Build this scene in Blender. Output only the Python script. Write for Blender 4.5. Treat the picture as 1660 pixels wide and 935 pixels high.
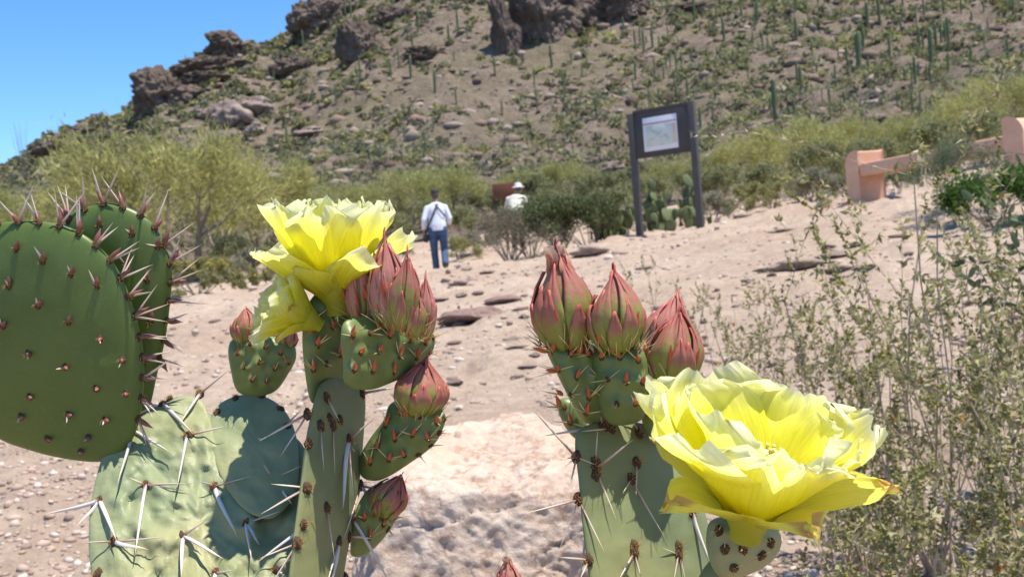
import bpy, math, random
import numpy as np
from mathutils import Vector, Matrix, Quaternion

# ------------------------------------------------------------------ clear
for o in list(bpy.data.objects):
    bpy.data.objects.remove(o)
S = bpy.context.scene
COL = S.collection
rad = math.radians
rng = np.random.default_rng(7)
random.seed(7)

# ------------------------------------------------------------------ camera
FPX = 1660.0
CAMZ = 0.68
cam_d = bpy.data.cameras.new('camera')
cam_d.sensor_width = 36.0
cam_d.lens = 36.0
cam_d.clip_start = 0.02
cam_d.clip_end = 9000
cam_d.dof.use_dof = True
cam_d.dof.focus_distance = 0.52
cam_d.dof.aperture_fstop = 28.0
cam = bpy.data.objects.new('camera', cam_d)
COL.objects.link(cam)
PITCH, ROLL = 1.29, 4.5
CM = (Matrix.Translation((0, 0, CAMZ)) @ Matrix.Rotation(rad(90 - PITCH), 4, 'X')
      @ Matrix.Rotation(rad(-ROLL), 4, 'Z'))
cam.matrix_world = CM
S.camera = cam

# ------------------------------------------------------------------ sky, sun, exposure
SUN_EL = 74.0
sunh = Vector((0.80, -0.25, 0)).normalized()
sundir = Vector((sunh.x * math.cos(rad(SUN_EL)), sunh.y * math.cos(rad(SUN_EL)), math.sin(rad(SUN_EL))))
W = bpy.data.worlds.new('World')
S.world = W
W.use_nodes = True
wn = W.node_tree
sky = wn.nodes.new('ShaderNodeTexSky')
sky.sky_type = 'NISHITA'
sky.sun_disc = False
sky.sun_elevation = rad(SUN_EL)
sky.sun_rotation = math.atan2(sunh.x, sunh.y)
sky.altitude = 1800
sky.air_density = 1.0
sky.dust_density = 0.0
sky.ozone_density = 3.6
bg = wn.nodes['Background']
bg.inputs['Strength'].default_value = 0.14
hs = wn.nodes.new('ShaderNodeHueSaturation')
hs.inputs['Saturation'].default_value = 1.22
wn.links.new(sky.outputs[0], hs.inputs['Color'])
wn.links.new(hs.outputs[0], bg.inputs[0])
sun_d = bpy.data.lights.new('sun', 'SUN')
sun_d.energy = 4.6
sun_d.angle = rad(0.5)
sun_d.color = (1.0, 0.94, 0.84)
sun = bpy.data.objects.new('sun', sun_d)
sun.rotation_euler = (-sundir).to_track_quat('-Z', 'Y').to_euler()
COL.objects.link(sun)
S.view_settings.view_transform = 'Standard'
S.view_settings.look = 'None'
S.view_settings.exposure = 0.72
S.view_settings.gamma = 1.0
S.view_settings.use_curve_mapping = False

# ------------------------------------------------------------------ helpers
CMn = np.array(CM)
def P(px, py, d):
    """photo pixel at a depth (metres along the view axis) -> world point"""
    return CM @ Vector(((px - 830) / FPX * d, -(py - 467.5) / FPX * d, -d))
def Pn(px, py, d):
    px, py, d = np.broadcast_arrays(np.asarray(px, float), np.asarray(py, float), np.asarray(d, float))
    l = np.stack([(px - 830) / FPX * d, -(py - 467.5) / FPX * d, -d, np.ones_like(d)], -1)
    return (l @ CMn.T)[..., :3]
def Cv(x, y, z):
    return (CM.to_3x3() @ Vector((x, y, z)))

def hash3(ix, iy, iz, seed):
    n = (ix.astype(np.int64) * 374761393 + iy.astype(np.int64) * 668265263 + iz.astype(np.int64) * 2147483647 + seed * 1274126177) & 0xffffffff
    n = ((n ^ (n >> 13)) * 1274126177) & 0xffffffff
    n = (n ^ (n >> 16)) & 0xffffffff
    return n / 4294967295.0
def vnoise(p, seed=0):
    f = np.floor(p); i = f.astype(np.int64); t = p - f
    t = t * t * (3 - 2 * t)
    r = 0
    for dx in (0, 1):
        for dy in (0, 1):
            for dz in (0, 1):
                w = (t[..., 0] if dx else 1 - t[..., 0]) * (t[..., 1] if dy else 1 - t[..., 1]) * (t[..., 2] if dz else 1 - t[..., 2])
                r = r + w * hash3(i[..., 0] + dx, i[..., 1] + dy, i[..., 2] + dz, seed)
    return r * 2 - 1
def fbm(p, oct=4, seed=0, gain=0.5):
    p = np.asarray(p, float)
    a, s, r = 1.0, 1.0, 0
    for k in range(oct):
        r = r + a * vnoise(p * s + k * 17.3, seed + k)
        a *= gain; s *= 2.03
    return r

def mesh_np(name, V, F, mat=None, smooth=False, col=None, t=None):
    """V (n,3), F (m,3|4) or list of such arrays"""
    me = bpy.data.meshes.new(name)
    if not isinstance(F, (list, tuple)):
        F = [F]
    F = [np.asarray(f, dtype=np.int32) for f in F if len(f)]
    V = np.asarray(V, dtype=np.float32)
    me.vertices.add(len(V)); me.vertices.foreach_set('co', V.ravel())
    nl = sum(f.size for f in F); npoly = sum(len(f) for f in F)
    me.loops.add(nl); me.polygons.add(npoly)
    me.loops.foreach_set('vertex_index', np.concatenate([f.ravel() for f in F]))
    tot = np.concatenate([np.full(len(f), f.shape[1], np.int32) for f in F])
    st = np.concatenate([[0], np.cumsum(tot)[:-1]]).astype(np.int32)
    me.polygons.foreach_set('loop_start', st)
    me.polygons.foreach_set('loop_total', tot)
    if smooth:
        me.polygons.foreach_set('use_smooth', np.ones(npoly, bool))
    me.update(calc_edges=True)
    if col is not None:
        a = me.color_attributes.new('Col', 'FLOAT_COLOR', 'POINT')
        c = np.ones((len(V), 4), np.float32); c[:, :3] = col
        a.data.foreach_set('color', c.ravel())
    if t is not None:
        a = me.attributes.new('t', 'FLOAT', 'POINT')
        a.data.foreach_set('value', np.asarray(t, np.float32))
    if mat: me.materials.append(mat)
    return me

WL = {}
def add(name, me, parent=None, loc=(0, 0, 0), rot=None, scale=None, mw=None):
    """link an object; loc / mw are WORLD; parents carry only a translation"""
    o = bpy.data.objects.new(name, me)
    COL.objects.link(o)
    pl = Vector((0, 0, 0))
    if parent is not None:
        o.parent = parent; pl = WL[parent.name]
    if mw is not None:
        o.matrix_basis = Matrix.Translation(-pl) @ mw
        WL[o.name] = mw.translation.copy()
    else:
        o.location = Vector(loc) - pl
        if rot is not None: o.rotation_euler = rot
        if scale is not None: o.scale = scale if hasattr(scale, '__len__') else (scale,) * 3
        WL[o.name] = Vector(loc)
    return o
def tag(o, label, cat, group=None, kind=None):
    if label: o['label'] = label
    if cat: o['category'] = cat
    if group: o['group'] = group
    if kind: o['kind'] = kind
    return o
def thing(name, label, cat, loc, group=None):
    return tag(add(name, None, None, loc), label, cat, group)
def obj_at(name, V, F, mat, parent=None, org=None, smooth=True, col=None, t=None):
    """mesh given in world coordinates, origin moved to org (default: mean)"""
    V = np.asarray(V, float)
    if org is None: org = V.mean(0)
    me = mesh_np(name, V - np.array(org), F, mat, smooth, col, t)
    return add(name, me, parent, Vector(org))
def copy_thing(src, loc, rz=0.0, sc=1.0, label=None):
    r = src.copy(); COL.objects.link(r)
    r.location = loc; r.rotation_euler = (0, 0, rz); r.scale = (sc,) * 3 if not hasattr(sc, '__len__') else sc
    WL[r.name] = Vector(loc)
    if label: r['label'] = label
    for ch in src.children:
        c = ch.copy(); COL.objects.link(c); c.parent = r
        for g in ch.children:
            e = g.copy(); COL.objects.link(e); e.parent = c
    return r

def ico(sub=0):
    ph = (1 + 5 ** .5) / 2
    v = [(-1, ph, 0), (1, ph, 0), (-1, -ph, 0), (1, -ph, 0), (0, -1, ph), (0, 1, ph), (0, -1, -ph), (0, 1, -ph), (ph, 0, -1), (ph, 0, 1), (-ph, 0, -1), (-ph, 0, 1)]
    f = [(0, 11, 5), (0, 5, 1), (0, 1, 7), (0, 7, 10), (0, 10, 11), (1, 5, 9), (5, 11, 4), (11, 10, 2), (10, 7, 6), (7, 1, 8), (3, 9, 4), (3, 4, 2), (3, 2, 6), (3, 6, 8), (3, 8, 9), (4, 9, 5), (2, 4, 11), (6, 2, 10), (8, 6, 7), (9, 8, 1)]
    v = [np.array(a) / np.linalg.norm(a) for a in v]
    for _ in range(sub):
        cache = {}; nf = []
        def mid(a, b):
            k = (min(a, b), max(a, b))
            if k not in cache:
                m = v[a] + v[b]; v.append(m / np.linalg.norm(m)); cache[k] = len(v) - 1
            return cache[k]
        for a, b, c in f:
            x, y, z = mid(a, b), mid(b, c), mid(c, a)
            nf += [(a, x, z), (b, y, x), (c, z, y), (x, y, z)]
        f = nf
    return np.array(v), np.array(f)

class MB:
    """collects shapes into one mesh"""
    def __init__(s): s.V = []; s.F = {3: [], 4: []}; s.n = 0; s.C = []; s.T = []
    def add(s, V, F, col=None, t=None):
        V = np.asarray(V, float); F = np.asarray(F)
        s.V.append(V); s.F[F.shape[1]].append(F + s.n); s.n += len(V)
        s.C.append(np.broadcast_to(np.array(col if col is not None else (1, 1, 1), float), (len(V), 3)))
        s.T.append(np.broadcast_to(np.asarray(t if t is not None else 0.0, float), (len(V),)))
    def arrays(s):
        F = [np.concatenate(s.F[k]) for k in (3, 4) if s.F[k]]
        return np.concatenate(s.V), F, np.concatenate(s.C), np.concatenate(s.T)
    def mesh(s, name, mat, smooth=False):
        V, F, C, T = s.arrays()
        return mesh_np(name, V, F, mat, smooth, C, T)
    def box(s, c, h, R=None, col=None):
        v = np.array([(x, y, z) for x in (-1, 1) for y in (-1, 1) for z in (-1, 1)], float) * np.array(h)
        if R is not None: v = v @ np.array(R).T
        s.add(v + np.array(c), [(0, 1, 3, 2), (4, 6, 7, 5), (0, 4, 5, 1), (2, 3, 7, 6), (0, 2, 6, 4), (1, 5, 7, 3)], col)
    def segs(s, A, B, ra, rb, n=5, col=None, t=None):
        A = np.asarray(A, float); B = np.asarray(B, float); N = len(A)
        d = B - A; d /= np.linalg.norm(d, axis=1, keepdims=True) + 1e-12
        up = np.where(np.abs(d[:, 2:3]) > .9, np.array([[1., 0, 0]]), np.array([[0, 0, 1.]]))
        u = np.cross(d, up); u /= np.linalg.norm(u, axis=1, keepdims=True); w = np.cross(d, u)
        a = np.arange(n) / n * 2 * np.pi
        ring = u[:, None] * np.cos(a)[None, :, None] + w[:, None] * np.sin(a)[None, :, None]
        ra = np.broadcast_to(np.asarray(ra, float), (N,)); rb = np.broadcast_to(np.asarray(rb, float), (N,))
        V = np.concatenate([A[:, None] + ring * ra[:, None, None], B[:, None] + ring * rb[:, None, None]], 1).reshape(-1, 3)
        k = np.arange(n); k2 = (k + 1) % n
        q = np.stack([k, k2, k2 + n, k + n], 1)
        F = (q[None] + (np.arange(N) * 2 * n)[:, None, None]).reshape(-1, 4)
        if col is not None and np.ndim(col) == 2: col = np.repeat(col, 2 * n, 0)
        if t is not None and np.ndim(t) == 1: t = np.repeat(t, 2 * n)
        s.add(V, F, col, t)
    def leaves(s, c, la, lb, col=None, dirs=None, tri=False):
        """diamond leaves; la half length, lb half width; dirs = long axis"""
        c = np.asarray(c, float); N = len(c)
        u = rng.normal(size=(N, 3)) if dirs is None else np.asarray(dirs, float)
        u = u / (np.linalg.norm(u, axis=1, keepdims=True) + 1e-9)
        v = np.cross(u, rng.normal(size=(N, 3))); v /= np.linalg.norm(v, axis=1, keepdims=True) + 1e-9
        la = np.broadcast_to(np.asarray(la, float), (N,))[:, None]; lb = np.broadcast_to(np.asarray(lb, float), (N,))[:, None]
        V = np.stack([c - u * la, c + v * lb - u * la * .1, c + u * la, c - v * lb - u * la * .1], 1).reshape(-1, 3)
        F = np.arange(4 * N).reshape(-1, 4)
        if col is not None and np.ndim(col) == 2: col = np.repeat(col, 4, 0)
        s.add(V, F, col)

def loft(pts, rx, ry, n=12, cap=True, upv=(0, 1, 0)):
    """tube through pts with elliptical sections; closed ends"""
    pts = np.asarray(pts, float); K = len(pts)
    rx = np.broadcast_to(np.asarray(rx, float), (K,)); ry = np.broadcast_to(np.asarray(ry, float), (K,))
    tn = np.gradient(pts, axis=0); tn /= np.linalg.norm(tn, axis=1, keepdims=True) + 1e-12
    V = []
    a = np.arange(n) / n * 2 * np.pi
    for k in range(K):
        up = np.array(upv, float)
        if abs(tn[k] @ up) > .95: up = np.array([0, 0, 1.]) if abs(tn[k][2]) < .9 else np.array([1., 0, 0])
        x = np.cross(tn[k], up); x /= np.linalg.norm(x); y = np.cross(x, tn[k])
        V.append(pts[k] + x * (np.cos(a) * rx[k])[:, None] + y * (np.sin(a) * ry[k])[:, None])
    V = np.concatenate(V); k = np.arange(n); k2 = (k + 1) % n
    F = np.concatenate([np.stack([k + i * n, k2 + i * n, k2 + (i + 1) * n, k + (i + 1) * n], 1) for i in range(K - 1)])
    T = np.zeros((0, 3), int)
    if cap:
        V = np.concatenate([V, [pts[0]], [pts[-1]]]); c0 = K * n; c1 = c0 + 1
        T = np.concatenate([np.stack([k2, k, np.full(n, c0)], 1), np.stack([k + (K - 1) * n, k2 + (K - 1) * n, np.full(n, c1)], 1)])
    return V, F, T

# ------------------------------------------------------------------ materials
def mat_new(name):
    m = bpy.data.materials.new(name); m.use_nodes = True
    nt = m.node_tree
    return m, nt, nt.nodes, nt.links, nt.nodes['Principled BSDF']
def ramp(N, stops, fac=None, L=None):
    r = N.new('ShaderNodeValToRGB')
    e = r.color_ramp.elements
    while len(e) < len(stops): e.new(0.5)
    for k, (p, c) in enumerate(stops):
        e[k].position = p; e[k].color = (*c, 1) if len(c) == 3 else c
    if fac is not None: L.new(fac, r.inputs[0])
    return r
def noise_node(N, L, scale, detail=6, rough=.6, co=None):
    n = N.new('ShaderNodeTexNoise'); n.inputs['Scale'].default_value = scale
    n.inputs['Detail'].default_value = detail; n.inputs['Roughness'].default_value = rough
    if co is not None: L.new(co, n.inputs['Vector'])
    return n
def mixc(N, L, fac, a, b, mode='MIX'):
    m = N.new('ShaderNodeMix'); m.data_type = 'RGBA'; m.blend_type = mode
    for s, v in ((0, fac), (6, a), (7, b)):
        if hasattr(v, 'links') or hasattr(v, 'is_linked'): L.new(v, m.inputs[s])
        else: m.inputs[s].default_value = v if s == 0 else ((*v, 1) if len(v) == 3 else v)
    return m.outputs[2]
def bump(N, L, h, strength, dist, B, prev=None):
    b = N.new('ShaderNodeBump'); b.inputs['Strength'].default_value = strength; b.inputs['Distance'].default_value = dist
    L.new(h, b.inputs['Height'])
    if prev is not None: L.new(prev, b.inputs['Normal'])
    L.new(b.outputs[0], B.inputs['Normal'])
    return b.outputs[0]

def m_mottled(name, c1, c2, scale, rough=.8, bstr=.4, bdist=.01, bscale=None, c3=None, spec=.3):
    m, nt, N, L, B = mat_new(name)
    co = N.new('ShaderNodeTexCoord').outputs['Object']
    n = noise_node(N, L, scale, 8, .62, co)
    r = ramp(N, [(.32, c1), (.68, c2)] if c3 is None else [(.3, c1), (.5, c2), (.7, c3)], n.outputs[0], L)
    L.new(r.outputs[0], B.inputs['Base Color'])
    B.inputs['Roughness'].default_value = rough; B.inputs['Specular IOR Level'].default_value = spec
    n2 = noise_node(N, L, bscale or scale * 3, 8, .7, co)
    bump(N, L, n2.outputs[0], bstr, bdist, B)
    return m

def m_ground():
    m, nt, N, L, B = mat_new('sandy_ground')
    co = N.new('ShaderNodeTexCoord').outputs['Object']
    big = noise_node(N, L, .55, 6, .6, co)
    fine = noise_node(N, L, 9, 8, .7, co)
    a = ramp(N, [(.35, (.34, .235, .165)), (.5, (.43, .325, .24)), (.66, (.51, .40, .31))], big.outputs[0], L).outputs[0]
    b = ramp(N, [(.35, (.28, .20, .145)), (.62, (.53, .41, .315))], fine.outputs[0], L).outputs[0]
    c = mixc(N, L, .5, a, b)
    vo = N.new('ShaderNodeTexVoronoi'); vo.inputs['Scale'].default_value = 42; L.new(co, vo.inputs['Vector'])
    hs = N.new('ShaderNodeSeparateColor'); L.new(vo.outputs['Color'], hs.inputs[0])
    pc = ramp(N, [(0, (.28, .20, .17)), (.5, (.44, .33, .27)), (1, (.60, .50, .43))], hs.outputs[0], L).outputs[0]
    pm = ramp(N, [(.18, (1, 1, 1)), (.34, (0, 0, 0))], vo.outputs['Distance'], L).outputs[0]
    mm = N.new('ShaderNodeMath'); mm.operation = 'MULTIPLY'; mm.inputs[1].default_value = .6; L.new(pm, mm.inputs[0])
    L.new(mixc(N, L, mm.outputs[0], c, pc), B.inputs['Base Color'])
    B.inputs['Roughness'].default_value = .95; B.inputs['Specular IOR Level'].default_value = .15
    p1 = bump(N, L, fine.outputs[0], .9, .06, B)
    bump(N, L, pm, .6, .006, B, p1)
    return m
def m_hill():
    m, nt, N, L, B = mat_new('rocky_hillside')
    co = N.new('ShaderNodeTexCoord').outputs['Object']
    big = noise_node(N, L, .06, 6, .6, co)
    mid = noise_node(N, L, .45, 8, .7, co)
    fine = noise_node(N, L, 2.2, 6, .7, co)
    a = ramp(N, [(.36, (.135, .10, .072)), (.5, (.22, .168, .128)), (.64, (.31, .245, .19))], mid.outputs[0], L).outputs[0]
    b = ramp(N, [(.38, (.095, .076, .056)), (.52, (.21, .165, .128)), (.64, (.35, .28, .23))], fine.outputs[0], L).outputs[0]
    c = mixc(N, L, .5, a, b)
    g = ramp(N, [(.42, (0, 0, 0)), (.62, (.55, .55, .55))], big.outputs[0], L).outputs[0]
    c = mixc(N, L, g, c, (.17, .15, .085))
    L.new(c, B.inputs['Base Color'])
    B.inputs['Roughness'].default_value = .95; B.inputs['Specular IOR Level'].default_value = .1
    p = bump(N, L, mid.outputs[0], .8, 1.2, B)
    bump(N, L, fine.outputs[0], .8, .35, B, p)
    return m
def m_foliage(name, trans=.3, rough=.6, sat=1.0):
    m, nt, N, L, B = mat_new(name)
    at = N.new('ShaderNodeAttribute'); at.attribute_name = 'Col'
    L.new(at.outputs['Color'], B.inputs['Base Color'])
    B.inputs['Roughness'].default_value = rough; B.inputs['Specular IOR Level'].default_value = .25
    tr = N.new('ShaderNodeBsdfTranslucent'); L.new(at.outputs['Color'], tr.inputs[0])
    mx = N.new('ShaderNodeMixShader'); mx.inputs[0].default_value = trans
    L.new(B.outputs[0], mx.inputs[1]); L.new(tr.outputs[0], mx.inputs[2])
    L.new(mx.outputs[0], N['Material Output'].inputs[0])
    return m
def m_tgrad(name, stops, rough=.5, trans=0.0, noise=.0, nscale=200, spec=.4, bumpd=0, tcol=None, sheen=0):
    """pigment running along a petal, bud scale or spine (attribute t)"""
    m, nt, N, L, B = mat_new(name)
    at = N.new('ShaderNodeAttribute'); at.attribute_name = 't'
    fac = at.outputs['Fac']
    co = N.new('ShaderNodeTexCoord').outputs['Object']
    nn = noise_node(N, L, nscale, 5, .6, co)
    if noise:
        s = N.new('ShaderNodeMath'); s.operation = 'SUBTRACT'; L.new(nn.outputs[0], s.inputs[0]); s.inputs[1].default_value = .5
        ma = N.new('ShaderNodeMath'); ma.operation = 'MULTIPLY_ADD'; L.new(s.outputs[0], ma.inputs[0]); ma.inputs[1].default_value = noise; L.new(fac, ma.inputs[2])
        fac = ma.outputs[0]
    c = ramp(N, stops, fac, L).outputs[0]
    L.new(c, B.inputs['Base Color'])
    B.inputs['Roughness'].default_value = rough; B.inputs['Specular IOR Level'].default_value = spec
    if bumpd: bump(N, L, nn.outputs[0], .5, bumpd, B)
    if trans:
        tr = N.new('ShaderNodeBsdfTranslucent'); L.new(c, tr.inputs[0])
        mx = N.new('ShaderNodeMixShader'); mx.inputs[0].default_value = trans
        L.new(B.outputs[0], mx.inputs[1]); L.new(tr.outputs[0], mx.inputs[2])
        L.new(mx.outputs[0], N['Material Output'].inputs[0])
    return m
def m_pad(name, c1, c2, c3, rough=.45, wr=.0015, scale=18, spec=.4):
    m, nt, N, L, B = mat_new(name)
    co = N.new('ShaderNodeTexCoord').outputs['Object']
    n = noise_node(N, L, scale, 6, .55, co)
    n2 = noise_node(N, L, scale * 9, 4, .6, co)
    c = ramp(N, [(.3, c1), (.5, c2), (.72, c3)], n.outputs[0], L).outputs[0]
    sp = ramp(N, [(.66, (0, 0, 0)), (.74, (.5, .5, .5))], n2.outputs[0], L).outputs[0]
    c = mixc(N, L, sp, c, (c3[0] * 1.2, c3[1] * 1.05, c3[2] * .9))
    n4 = noise_node(N, L, scale * 1.7, 4, .7, co)
    scar = ramp(N, [(.655, (0, 0, 0)), (.69, (.75, .75, .75))], n4.outputs[0], L).outputs[0]
    c = mixc(N, L, scar, c, (.19, .14, .075))
    n5 = noise_node(N, L, scale * .55, 3, .5, co)
    hue = ramp(N, [(.38, (0, 0, 0)), (.66, (.6, .6, .6))], n5.outputs[0], L).outputs[0]
    c = mixc(N, L, hue, c, (c2[0] * 1.35, c2[1] * 1.05, c2[2] * .75))
    n6 = noise_node(N, L, scale * 30, 3, .7, co)
    dust = ramp(N, [(.55, (0, 0, 0)), (.8, (.16, .16, .16))], n6.outputs[0], L).outputs[0]
    c = mixc(N, L, dust, c, (.30, .29, .20))
    L.new(c, B.inputs['Base Color'])
    B.inputs['Roughness'].default_value = rough; B.inputs['Specular IOR Level'].default_value = spec
    n3 = noise_node(N, L, scale * 3, 5, .5, co)
    p = bump(N, L, n3.outputs[0], .5, wr, B)
    bump(N, L, n2.outputs[0], .3, wr * .3, B, p)
    return m

M = {}
M['ground'] = m_ground()
M['hill'] = m_hill()
M['scrub'] = m_foliage('desert_scrub_leaves', .4, .75)
M['leaf'] = m_foliage('shrub_leaves', .42, .55)
M['bark'] = m_mottled('twig_bark', (.13, .10, .075), (.30, .245, .20), 30, .9, .4, .003)
M['greytwig'] = m_mottled('grey_twig_bark', (.26, .195, .135), (.52, .42, .31), 60, .85, .4, .002)
M['outcrop'] = m_mottled('dark_outcrop_rock', (.07, .053, .043), (.135, .10, .08), .35, .95, 1.0, .8, 1.3, (.22, .165, .135), .15)
M['boulder'] = m_mottled('pale_hill_boulder', (.14, .10, .08), (.25, .19, .16), 1.2, .95, .8, .15, 4, (.36, .29, .25), .15)
M['stone'] = m_mottled('trail_stone', (.24, .16, .125), (.38, .285, .23), 7, .95, .8, .03, 30, (.52, .42, .36), .15)
M['redstone'] = m_mottled('reddish_stone', (.20, .115, .095), (.33, .215, .18), 8, .95, .8, .03, 30, (.42, .31, .27), .15)
M['gravel'] = m_foliage('gravel_stones', 0.0, .95)
M['saguaro'] = m_mottled('saguaro_skin', (.11, .135, .06), (.17, .19, .09), 2.5, .7, .3, .02, 9)
M['pad_young'] = m_pad('young_green_pad', (.062, .105, .020), (.088, .14, .028), (.115, .175, .038), .40, .0006, 16)
M['pad_old'] = m_pad('old_grey_green_pad', (.19, .23, .115), (.26, .295, .165), (.35, .37, .24), .48, .003, 26, .25)
M['pad_edge'] = m_pad('weathered_pad', (.135, .165, .075), (.19, .225, .11), (.25, .28, .155), .55, .001, 22, .3)
M['pad_bud'] = m_pad('new_growth_pad', (.085, .135, .045), (.13, .19, .062), (.19, .25, .095), .4, .0006, 40)
M['pad_far'] = m_mottled('far_pad_skin', (.10, .125, .05), (.17, .19, .085), 6, .6, .2, .01, 20)
M['petal'] = m_tgrad('yellow_petal', [(0, (.78, .72, .03)), (.3, (.95, .90, .03)), (.68, (.96, .93, .10)), (.88, (.96, .94, .32)), (1, (.96, .95, .66))], .45, .55, .12, 60, .3, .0006)
def veins(m):
    nt = m.node_tree; N, L = nt.nodes, nt.links
    B = N['Principled BSDF']
    au = N.new('ShaderNodeAttribute'); au.attribute_name = 'u'; at = N.new('ShaderNodeAttribute'); at.attribute_name = 't'
    cb = N.new('ShaderNodeCombineXYZ')
    mu = N.new('ShaderNodeMath'); mu.operation = 'MULTIPLY'; mu.inputs[1].default_value = 16; L.new(au.outputs['Fac'], mu.inputs[0])
    L.new(mu.outputs[0], cb.inputs[0]); L.new(at.outputs['Fac'], cb.inputs[1])
    n = noise_node(N, L, 1.0, 4, .65, cb.outputs[0])
    b = N.new('ShaderNodeBump'); b.inputs['Strength'].default_value = .55; b.inputs['Distance'].default_value = .0012
    L.new(n.outputs[0], b.inputs['Height'])
    for nd in list(N):
        if nd.type in ('BSDF_PRINCIPLED', 'BSDF_TRANSLUCENT'): L.new(b.outputs[0], nd.inputs['Normal'])
    src = B.inputs['Base Color'].links[0].from_socket
    r = ramp(N, [(.3, (.80, .78, .62)), (.6, (1, 1, 1))], n.outputs[0], L).outputs[0]
    c = mixc(N, L, .6, src, r, 'MULTIPLY')
    for nd in list(N):
        if nd.type == 'BSDF_PRINCIPLED': L.new(c, nd.inputs['Base Color'])
        if nd.type == 'BSDF_TRANSLUCENT': L.new(c, nd.inputs[0])
M['sepal_petal'] = m_tgrad('outer_petal', [(0, (.55, .56, .05)), (.5, (.90, .88, .08)), (.94, (.88, .86, .20)), (1, (.66, .42, .14))], .45, .5, .1, 60, .3, .0006)
M['sepal'] = m_tgrad('bud_scale', [(0, (.25, .30, .05)), (.36, (.33, .31, .07)), (.6, (.43, .17, .12)), (1, (.47, .11, .085))], .5, .2, .7, 260, .4, .0006)
M['sepal_pink'] = m_tgrad('pink_bud_scale', [(0, (.27, .31, .06)), (.2, (.38, .32, .12)), (.45, (.56, .26, .21)), (1, (.58, .17, .13))], .5, .2, .7, 260, .4, .0006)
M['leafstub'] = m_tgrad('red_fleshy_leaf', [(0, (.22, .20, .04)), (.35, (.50, .12, .04)), (1, (.62, .10, .06))], .4, .08, .3, 300, .4)
M['rimleaf'] = m_tgrad('brown_leaf_stub', [(0, (.16, .14, .04)), (.4, (.22, .075, .05)), (1, (.34, .12, .14))], .45, .05, .3, 300, .4)
M['spine'] = m_tgrad('chalky_spine', [(0, (.30, .20, .17)), (.10, (.60, .54, .53)), (.35, (.68, .63, .60)), (.8, (.66, .57, .46)), (1, (.55, .38, .20))], .5, 0, .3, 90, .35)
M['spine_dark'] = m_tgrad('brown_based_spine', [(0, (.26, .12, .09)), (.3, (.50, .36, .29)), (.65, (.64, .54, .45)), (1, (.62, .48, .28))], .5, 0, .3, 90, .35)
M['spine_gold'] = m_tgrad('golden_spine', [(0, (.35, .16, .05)), (.4, (.62, .45, .20)), (1, (.72, .62, .38))], .45, .05, .2, 90, .35)
M['areole'] = m_mottled('areole_wool', (.035, .022, .016), (.13, .075, .045), 700, .95, .5, .0005)
M['bristle'] = m_tgrad('glochid_bristle', [(0, (.30, .12, .03)), (1, (.62, .36, .09))], .5, .1)
M['stamen'] = m_tgrad('stamen', [(0, (.70, .62, .06)), (1, (.90, .82, .28))], .5, .2)
M['stigma'] = m_tgrad('stigma', [(0, (.70, .72, .30)), (1, (.80, .82, .50))], .5, .2)
M['wither'] = m_tgrad('withered_petal', [(0, (.55, .20, .10)), (.6, (.66, .30, .20)), (1, (.80, .66, .50))], .6, .3, .4, 150)
M['rock_near'] = None
veins(M['petal']); veins(M['sepal_petal'])

# ------------------------------------------------------------------ terrain
CP = np.array([  # x, y, z relative to camera height
    (0, 0, -.70), (-2, 0, -.72), (2, 0, -.68), (0, -6, -.9), (-8, -2, -.95), (8, -2, -.5), (0, 2.2, -.66), (-1.6, 3.2, -.64), (1.6, 3.2, -.58),
    (0, 6, -.48), (-3.5, 7, -.46), (3, 7, -.22), (0.2, 11, -.22), (-4.5, 12, -.22), (2, 12, .06), (4.6, 11, .36), (5.5, 11.1, .43), (4.75, 13.8, .47), (8, 12, .62),
    (-1.4, 20.7, .0), (2.08, 16.6, .29), (2.93, 15.97, .33), (0, 16, .05), (-5.7, 18, .0), (-10, 20, .1), (5, 18, .62), (0, 24, .28), (9, 20, 1.05),
    (-12, 30, .7), (0, 32, 1.0), (12, 30, 1.9), (-30, 25, .3), (30, 20, 2.6), (-38, 0, -.9), (38, 0, 1.2), (0, -38, -1.4), (-27, -27, -1.4), (27, -27, -.6), (-20, 33, .9), (20, 33, 2.4)], float)
CP[:, 2] += CAMZ
def _tps(r2): return np.where(r2 > 1e-9, r2 * np.log(r2 + 1e-12), 0)
_n = len(CP)
_K = _tps(((CP[:, None, :2] - CP[None, :, :2]) ** 2).sum(-1)) + np.eye(_n) * .8
_Pm = np.c_[np.ones(_n), CP[:, :2]]
_sol = np.linalg.solve(np.block([[_K, _Pm], [_Pm.T, np.zeros((3, 3))]]), np.r_[CP[:, 2], 0, 0, 0])
def tps(x, y):
    r = _sol[_n] + _sol[_n + 1] * x + _sol[_n + 2] * y
    for k in range(_n):
        r = r + _sol[k] * _tps((x - CP[k, 0]) ** 2 + (y - CP[k, 1]) ** 2)
    return r
SIL = [(-2600, 440), (-1500, 470), (-700, 440), (-300, 380), (-100, 320), (0, 281), (40, 262), (80, 226), (130, 212), (200, 190), (225, 160), (255, 128), (300, 104), (345, 84), (385, 72), (430, 71), (465, 58), (490, 30), (520, 5), (560, -28),
       (700, -130), (900, -190), (1200, -240), (1660, -290), (2300, -240), (3600, 0)]
_az, _el, = [], []
for (a, b) in SIL:
    v = P(a, b, 1.0) - Vector((0, 0, CAMZ))
    _az.append(math.atan2(v.x, v.y)); _el.append(math.atan2(v.z, math.hypot(v.x, v.y)))
_az = np.r_[-math.pi, -1.7, _az, 1.9, math.pi]
_el = np.r_[.004, .006, _el, .03, .004]
_o = np.argsort(_az); _az = _az[_o]; _el = np.maximum(_el[_o], .004)
D0 = 34.0
def ridge(az):
    return np.interp(az, [-math.pi, -.9, -.5, -.2, .1, .5, 1.2, math.pi], [260, 200, 190, 235, 270, 290, 280, 260]), np.interp(az, _az, _el)
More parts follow.
